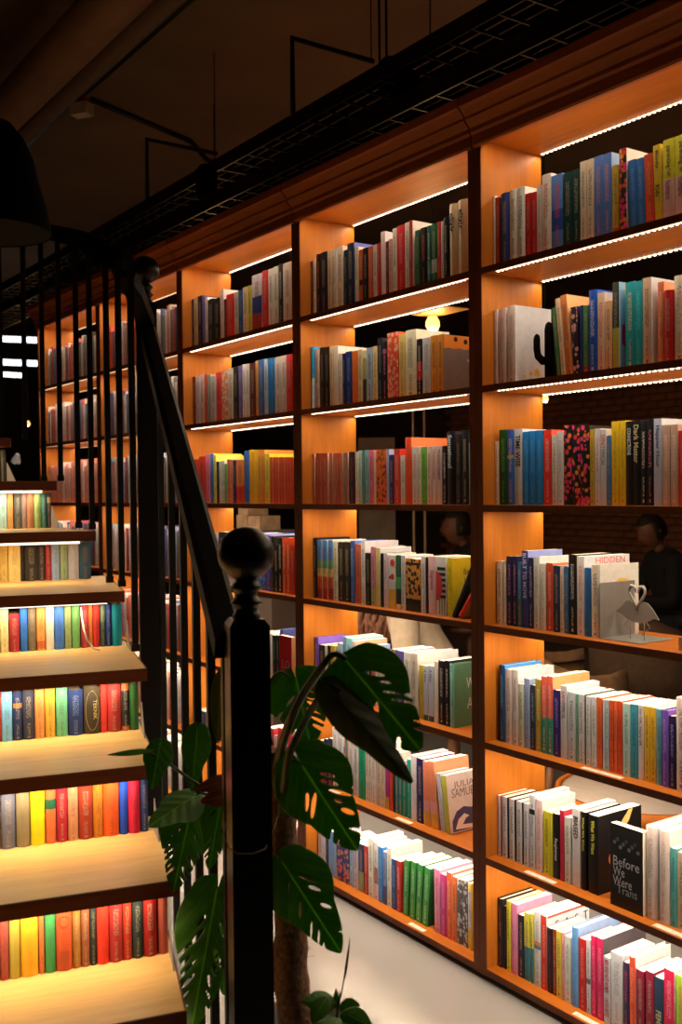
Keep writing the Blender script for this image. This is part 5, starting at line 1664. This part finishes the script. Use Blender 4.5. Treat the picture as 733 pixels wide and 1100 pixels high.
# ---------------------------------------------------------------- cafe beyond the bookcase
def pendant(px_, py_, D, r, label, plate=False, drop=True):
    P = at(px_, py_, D); rt = empty('pendant_bulb', P, 0, label, 'lamp', 'amber bulbs in the cafe')
    MB().lathe([(.001, -r*1.25), (r*.6, -r*1.1), (r, -r*.4), (r*.95, r*.2), (r*.6, r*.9), (r*.4, r*1.3)], (0, 0, 0), 18).build('bulb', MAT['bulb'], rt)
    MB().lathe([(r*.42, r*1.28), (r*.45, r*2.0), (.001, r*2.0)], (0, 0, 0), 14).build('socket', MAT['iron'], rt)
    MB().tube([(0, 0, r*2), (0, 0, HC-P.z)], .004, 6).build('cord', MAT['iron'], rt)
    if plate: MB().box(-.02, .22, -.10, .02, r*.9, r*1.0).build('plate', simple('brass_plate', (.7, .42, .12), .4, metal=.5), rt)
    ld = bpy.data.lights.new('bulb_light', 'POINT'); ld.energy = 5.0; ld.color = (1, .55, .22); ld.shadow_soft_size = r*1.1
    o = bpy.data.objects.new('bulb_light', ld); C.objects.link(o); o.location = P + Vector((0, 0, -r*1.5))
pendant(465, 347, 4.4, .031, 'glowing amber bulb seen under the second shelf of the middle bay', True)
pendant(233, 376, 6.2, .055, 'glowing amber bulb behind the books of the second shelf, third bay')
pendant(586, 428, 5.6, .018, 'tiny glowing bulb below the second shelf of the right bay')
pendant(30, 455, 9.0, .019, 'tiny glowing bulb left of the far end of the bookcase')
for i, (x0, x1, y0, y1) in enumerate(((2, 41, 361, 367), (2, 41, 386, 392), (2, 26, 399.5, 404.5))):
    D = 10.5; a = at(x0, (y0+y1)/2, D); b_ = at(x1, (y0+y1)/2+1.5, D); hh_ = (y1-y0)*D/1100/2
    o = MB().tube([a, b_], hh_, 10).build('tube_light', MAT['tube']); thing(o, 'white glowing tube light far left, %s of three' % ('top', 'middle', 'lowest')[i], 'lamp', 'white tube lights at the far left')
P = at(18, 492, 6.5); 
rt = empty('table_lamp', P, 0, 'small white tilted lampshade low at the far left', 'lamp')
MB().lathe([(.012, .03), (.028, -.02), (.030, -.03), (.001, -.028)], (0, 0, 0), 18, Matrix.Rotation(.7, 4, 'Y')).build('shade', simple('white_shade', (.85, .8, .75), .6, emit=(1, .85, .7), es=.12), rt)
MB().tube([(0, 0, 0), (0, 0, -P.z+.002)], .008, 6).build('stand', MAT['iron'], rt)
# partition with posts in the dark area behind the middle bay
def panel(name, px0, px1, py0, py1, D, m, label, cat, th=.03):
    a = at(px0, py1, D); b_ = at(px1, py0, D); r_ = R2; 
    rt = empty(name, (a.x, a.y, a.z), math.atan2(R2.y, R2.x), label, cat)
    wd_ = (Vector((b_.x, b_.y))-Vector((a.x, a.y))).length
    return rt, wd_, b_.z-a.z
rt, w_, h_ = panel('wall_panel', 386, 424, 470, 577, 7.5, None, 'dim grey-beige wall panel behind the middle bay books', 'panel')
MB().box(0, w_, 0, .04, -.8, h_).build('board', simple('beige_panel', (.16, .12, .09), .7, noise=.2, scale=8), rt)
rt, w_, h_ = panel('partition_frame', 445, 458, 400, 700, 6.8, None, 'pair of thin pale vertical bars in the dark behind the middle bay', 'partition')
for k in (0, 1): MB().box(k*w_*.7, k*w_*.7+.012, 0, .03, -.25, h_).build('bar', simple('pale_bar', (.35, .24, .15), .5), rt)
# stone blocks visible below third shelf of third bay
P = at(262, 560, 5.2)
ct = MB().box(-.16, .30, -.02, .22, 0, P.z-.045); o = ct.build('counter', MAT['darkwall']); o.location = (P.x, P.y, 0); thing(o, 'dark counter behind the third bay', 'counter')
bm_ = simple('tan_stone', (.30, .20, .12), .9, noise=.3, scale=18)
for i, (x, z, w_, h_) in enumerate(((-.13, 0, .11, .075), (-.01, 0, .12, .07), (-.11, .075, .10, .07))):
    o = MB().box(0, w_, 0, .12, 0, h_).build('stone_block', bm_); o.location = (P.x+x, P.y+.03, P.z-.044+z)
    thing(o, 'rough tan block behind the third bay, %s' % ('lower left one', 'lower right one', 'the one on top')[i], 'block', 'tan blocks behind the third bay')

# furniture
brown = simple('brown_upholstery', (.20, .105, .05), .8, noise=.2, scale=30); dwood = simple('chair_wood', (.17, .07, .03), .45, noise=.3, scale=12)
def armchair(px_, D, rot, label, m):
    p = at(px_, 640, D); rt = empty('armchair', (p.x, p.y, 0), rot, label, 'chair', 'armchairs in the cafe')
    # curved back shell
    mb = MB(); vs = []; fs = []; n = 16; hz_ = [(.36, 1.0), (.50, 1.03), (.64, 1.05), (.74, 1.04), (.79, .98)]
    for ri, (z, sc_) in enumerate(hz_):
        for k in range(n+1):
            a = math.radians(-25+230*k/n); top_ = 1 - (.35*abs(math.cos(a)) if ri >= 3 else 0)
            vs.append(Vector((.31*sc_*math.cos(a), .29*sc_*math.sin(a), z*(1-.16*(abs(math.cos(a))**2)*(ri/4)))))
    for ri in range(4):
        for k in range(n): b0 = ri*(n+1)+k; fs.append((b0, b0+1, b0+n+2, b0+n+1))
    mb.add(vs, fs, True); o = mb.build('backrest', m, rt); md = o.modifiers.new('t', 'SOLIDIFY'); md.thickness = .06; md.offset = -1
    s_ = MB().lathe([(.001, .36), (.24, .36), (.27, .40), (.27, .45), (.24, .475), (.001, .48)], (0, 0, 0), 24).build('seat', m, rt)
    for a in (45, 135, 225, 315):
        MB().tube([(.20*math.cos(math.radians(a)), .20*math.sin(math.radians(a)), .36), (.25*math.cos(math.radians(a)), .25*math.sin(math.radians(a)), .003)], [.022, .014], 8).build('leg', dwood, rt)
    return rt
armchair(618, 4.35, 2.6, 'brown upholstered armchair behind the fifth shelf of the right bay', brown)
armchair(700, 5.3, 3.3, 'darker armchair further back behind the fifth shelf of the right bay', simple('dark_upholstery', (.10, .055, .03), .8, noise=.2))
p = onZ(672, 856, .34)
rt = empty('round_table', (p.x, p.y+.10, 0), 0, 'low round grey-topped table with wooden rim behind the sixth shelf', 'table')
MB().lathe([(.001, .345), (.285, .345), (.285, .335), (.001, .335)], (0, 0, 0), 40).build('tabletop', simple('grey_top', (.42, .36, .33), .5, noise=.05), rt)
MB().lathe([(.286, .30), (.305, .30), (.305, .350), (.286, .350), (.286, .30)], (0, 0, 0), 40).build('rim', MAT['wood'], rt)
for a in (30, 150, 270): MB().tube([(.22*math.cos(math.radians(a)), .22*math.sin(math.radians(a)), .335), (.26*math.cos(math.radians(a)), .26*math.sin(math.radians(a)), .003)], .02, 8).build('leg', dwood, rt)

# ---------------------------------------------------------------- people
def skin_body(name, verts, edges, radii, m, parent, sub=2):
    me = bpy.data.meshes.new(name); me.from_pydata([tuple(v) for v in verts], edges, []); o = link(name, me, parent, m)
    md = o.modifiers.new('skin', 'SKIN'); md.use_smooth_shade = True
    for i, r in enumerate(radii): 
        r = r if isinstance(r, tuple) else (r, r); me.skin_vertices[0].data[i].radius = r
    me.skin_vertices[0].data[0].use_root = True
    s_ = o.modifiers.new('sub', 'SUBSURF'); s_.levels = sub; s_.render_levels = sub
    return o
skinm = simple('skin', (.24, .10, .055), .5, noise=.1, scale=20)
def head(parent, c, r, rotz, tilt, hairm, long_=False, beard=None):
    """head with face, ears and hair; faces local +x before rotation"""
    M_ = Matrix.Translation(c) @ Matrix.Rotation(rotz, 4, 'Z') @ Matrix.Rotation(tilt, 4, 'Y')
    bm = bmesh.new(); bmesh.ops.create_uvsphere(bm, u_segments=28, v_segments=22, radius=1)
    for v in bm.verts:
        x, y, z = v.co; 
        jaw = max(0, -z-.1)
        x2 = x*(.98 - .18*jaw) + (.06*max(0, -z) if x > 0 else -.0); y2 = y*(.78 - .25*jaw); z2 = z*1.22
        if x > .5:
            g = lambda a, b, s, t: math.exp(-((y-a)/s)**2-((z-b)/t)**2)
            x2 += .26*g(0, -.16, .10, .16) + .10*g(0, .08, .09, .2) - .10*g(.3, .03, .15, .10) - .10*g(-.3, .03, .15, .10) + .07*g(0, -.52, .20, .07) + .08*g(0, -.82, .2, .13) + .05*g(0, .22, .5, .08)
        v.co = (x2*r, y2*r, z2*r)
    me = bpy.data.meshes.new('head'); bm.to_mesh(me); bm.free(); me.polygons.foreach_set('use_smooth', [True]*len(me.polygons)); me.transform(M_)
    link('head', me, parent, skinm)
    # eyes, ears
    for s_ in (-1, 1):
        MB().lathe([(.001, -.07*r), (.07*r, 0), (.001, .07*r)], M_ @ Vector((.86*r, s_*.30*r, .05*r)), 10).build('eye', simple('eye', (.05, .04, .035), .2), parent)
        e_ = MB(); e_.tube([M_ @ Vector((-.05*r, s_*.78*r, .12*r)), M_ @ Vector((-.16*r, s_*.90*r, .05*r)), M_ @ Vector((-.10*r, s_*.86*r, -.12*r)), M_ @ Vector((0, s_*.76*r, -.25*r))], [.04*r, .06*r, .05*r, .02*r], 8); e_.build('ear', skinm, parent)
    # hair cap
    bm = bmesh.new(); bmesh.ops.create_uvsphere(bm, u_segments=28, v_segments=22, radius=1)
    rem = [v for v in bm.verts if (v.co.x > .25 and v.co.z < .42) or v.co.z < (-.45 if not long_ else -.7)]
    bmesh.ops.delete(bm, geom=rem, context='VERTS')
    for v in bm.verts:
        x, y, z = v.co; n_ = 1.07+.03*math.sin(y*14+z*9)+.02*math.sin(x*17)
        v.co = (x*r*.99*n_, y*r*.83*n_, z*r*1.25*n_)
    me = bpy.data.meshes.new('hair'); bm.to_mesh(me); bm.free(); me.polygons.foreach_set('use_smooth', [True]*len(me.polygons)); me.transform(M_)
    o = link('hair', me, parent, hairm); md = o.modifiers.new('t', 'SOLIDIFY'); md.thickness = r*.10; md.offset = -1
    return M_
def hand(parent, p, d, r=.009):
    d = d.normalized(); s_ = d.cross(Vector((0, 0, 1))).normalized(); u = s_.cross(d)
    V = [p, p+d*.045, p+d*.08]; E_ = [(0, 1), (1, 2)]; R_ = [(.024, .018), (.036, .016), (.034, .014)]
    for k, (o_, ln) in enumerate(((-.028, .060), (-.009, .072), (.010, .068), (.028, .052))):
        b0 = len(V); a = p+d*.085+s_*o_; V += [a, a+d*ln*.5-u*.008, a+d*ln*.85-u*.028]; E_ += [(2, b0), (b0, b0+1), (b0+1, b0+2)]; R_ += [(r, r), (r*.9, r*.9), (r*.75, r*.75)]
    b0 = len(V); V += [p+d*.03+s_*-.042, p+d*.06+s_*-.062-u*.01]; E_ += [(1, b0), (b0, b0+1)]; R_ += [(r*1.15, r*1.1), (r, r)]
    skin_body('hand', V, E_, R_, skinm, parent, 1)
def sitter(px_, D, rotz, lean, top, hairc, label, headtilt=0, bare=False, seat=True, hscale=1.0, headturn=0, fore=None):
    p = at(px_, 600, D); rt = empty('person', (p.x, p.y, 0), rotz, label, 'person', 'people sitting in the cafe')
    topm = simple('garment', top, .85, noise=.12, scale=25); legm = simple('trousers', (.03, .03, .04), .85, noise=.1)
    sl, cl = math.sin(lean), math.cos(lean)
    def T_(u, z, y=0): return Vector((u*cl+z*sl, y, .50+z*cl-u*sl))       # torso frame, +x forward
    pel = T_(0, 0); ch = T_(.02, .33); nk = T_(.01, .47); hd = T_(.05, .62)
    V = [pel, T_(.0, .15), T_(.02, .30), T_(.01, .42), T_(.02, .50)]; E_ = [(0, 1), (1, 2), (2, 3), (3, 4)]; R_ = [(.15, .12), (.135, .105), (.155, .11), (.11, .085), (.055, .055)]
    hands = []
    for s_ in (-1, 1):
        b0 = len(V); sh = T_(0, .42, s_*.15); el = T_(.10, .17, s_*.25); wr = (T_(.34, .20, s_*.12) if fore is None else Vector(fore[0 if s_ < 0 else 1]))
        V += [sh, el, wr]; E_ += [(3, b0), (b0, b0+1), (b0+1, b0+2)]; R_ += [(.075, .07), (.056, .05), (.036, .034)]; hands.append((wr, wr-el))
    skin_body('torso', V, E_, R_, topm, rt)
    V = [pel+Vector((0, 0, -.02))]; E_ = []; R_ = [(.15, .12)]
    for s_ in (-1, 1):
        b0 = len(V); V += [Vector((.05, s_*.09, .47)), Vector((.44, s_*.12, .47)), Vector((.45, s_*.12, .09)), Vector((.60, s_*.13, .05))]; E_ += [(0, b0), (b0, b0+1), (b0+1, b0+2), (b0+2, b0+3)]; R_ += [(.09, .09), (.068, .068), (.045, .045), (.038, .035)]
    skin_body('legs', V, E_, R_, legm, rt)
    skin_body('neck', [T_(.02, .46), T_(.04, .56)], [(0, 1)], [.052, .050], skinm, rt, 1)
    for wr, d in hands: hand(rt, wr, d)
    hm = simple('hair', hairc, .6, noise=.35, scale=60)
    head(rt, T_(.07, .63), .098*hscale, headturn, headtilt+lean*.6, hm, long_=bare)
    if bare:    # long hair falling forward
        lh = MB(); c_ = T_(.07, .63)
        for k in range(46):
            a = random.uniform(-1.5, 1.5)+ (math.pi if random.random() < .6 else 0); q0 = c_+Vector((-.03+.06*math.cos(a), .085*math.sin(a), .03))
            lh.tube([q0, q0+Vector((-.01, .02*math.sin(a), -.10)), q0+Vector((random.uniform(-.04, .05), .03*math.sin(a), -.21)), q0+Vector((random.uniform(-.05, .08), .03*math.sin(a)+random.uniform(-.02, .02), -.32))], [.016, .018, .014, .004], 6)
        lh.build('long_hair', hm, rt)
    # stool
    st_ = MB().lathe([(.001, .375), (.18, .375), (.19, .36), (.18, .34), (.001, .34)], (0, 0, 0), 20)
    st_.tube([(0, 0, .34), (0, 0, .004)], .03, 8); st_.lathe([(.001, .002), (.16, .002), (.15, .02), (.001, .022)], (0, 0, 0), 20)
    so = st_.build('stool', dwood); so.location = (p.x, p.y, 0); so.rotation_euler = (0, 0, rotz); tag(so, 'round dark wooden stool under the ' + ' '.join(label.split()[:8]), 'stool')
    return rt
sitter(505, 7.8, 4.35, .05, (.012, .011, .012), (.02, .014, .010), 'person in black seen from the side behind the yellow book, short dark hair', headturn=-.15, hscale=1.1)
sitter(722, 7.0, 4.3, .12, (.010, .009, .010), (.014, .010, .008), 'person in dark clothes sitting at the far right, holding something up', headtilt=.3)
sitter(486, 4.60, 3.9, .50, (.62, .55, .44), (.22, .11, .075), 'person in a cream sweater bending forward with long brown hair', headtilt=.5, bare=True)
sitter(398, 5.9, 4.4, .30, (.012, .012, .014), (.02, .014, .01), 'person in a black top left of the one in cream', headtilt=.4)

# ---------------------------------------------------------------- lettering
items = []
for (par, s, cen, rd_, ud_, ln, hg, col, name, bold) in TEXTS:
    cu = bpy.data.curves.new(name, 'FONT'); cu.body = s; cu.align_x = 'LEFT'; cu.size = 1.0; cu.offset = bold*.6; cu.resolution_u = 2
    o = bpy.data.objects.new(name, cu); C.objects.link(o); items.append((o, par, cen, rd_, ud_, ln, hg, col, name))
bpy.context.view_layer.update()
dg = bpy.context.evaluated_depsgraph_get()
for (o, par, cen, rd_, ud_, ln, hg, col, name) in items:
    me = bpy.data.meshes.new_from_object(o.evaluated_get(dg)); me.name = name
    xs = [v.co.x for v in me.vertices]; ys = [v.co.y for v in me.vertices]
    if not xs: bpy.data.objects.remove(o); continue
    x0, x1, y0, y1 = min(xs), max(xs), min(ys), max(ys); sx = ln/(x1-x0); sy = hg/(y1-y0)
    nrm_ = rd_.cross(ud_)
    for v in me.vertices:
        v.co = cen + rd_*((v.co.x-(x0+x1)/2)*sx) + ud_*((v.co.y-(y0+y1)/2)*sy) + nrm_*.0001
    me.materials.clear(); me.materials.append(inkmat(col))
    bpy.data.objects.remove(o)
    q = bpy.data.objects.new(name, me); C.objects.link(q); q.parent = par
for k, v in SPECIAL.items():
    for r in v:
        if '_n' in r: del r['_n']
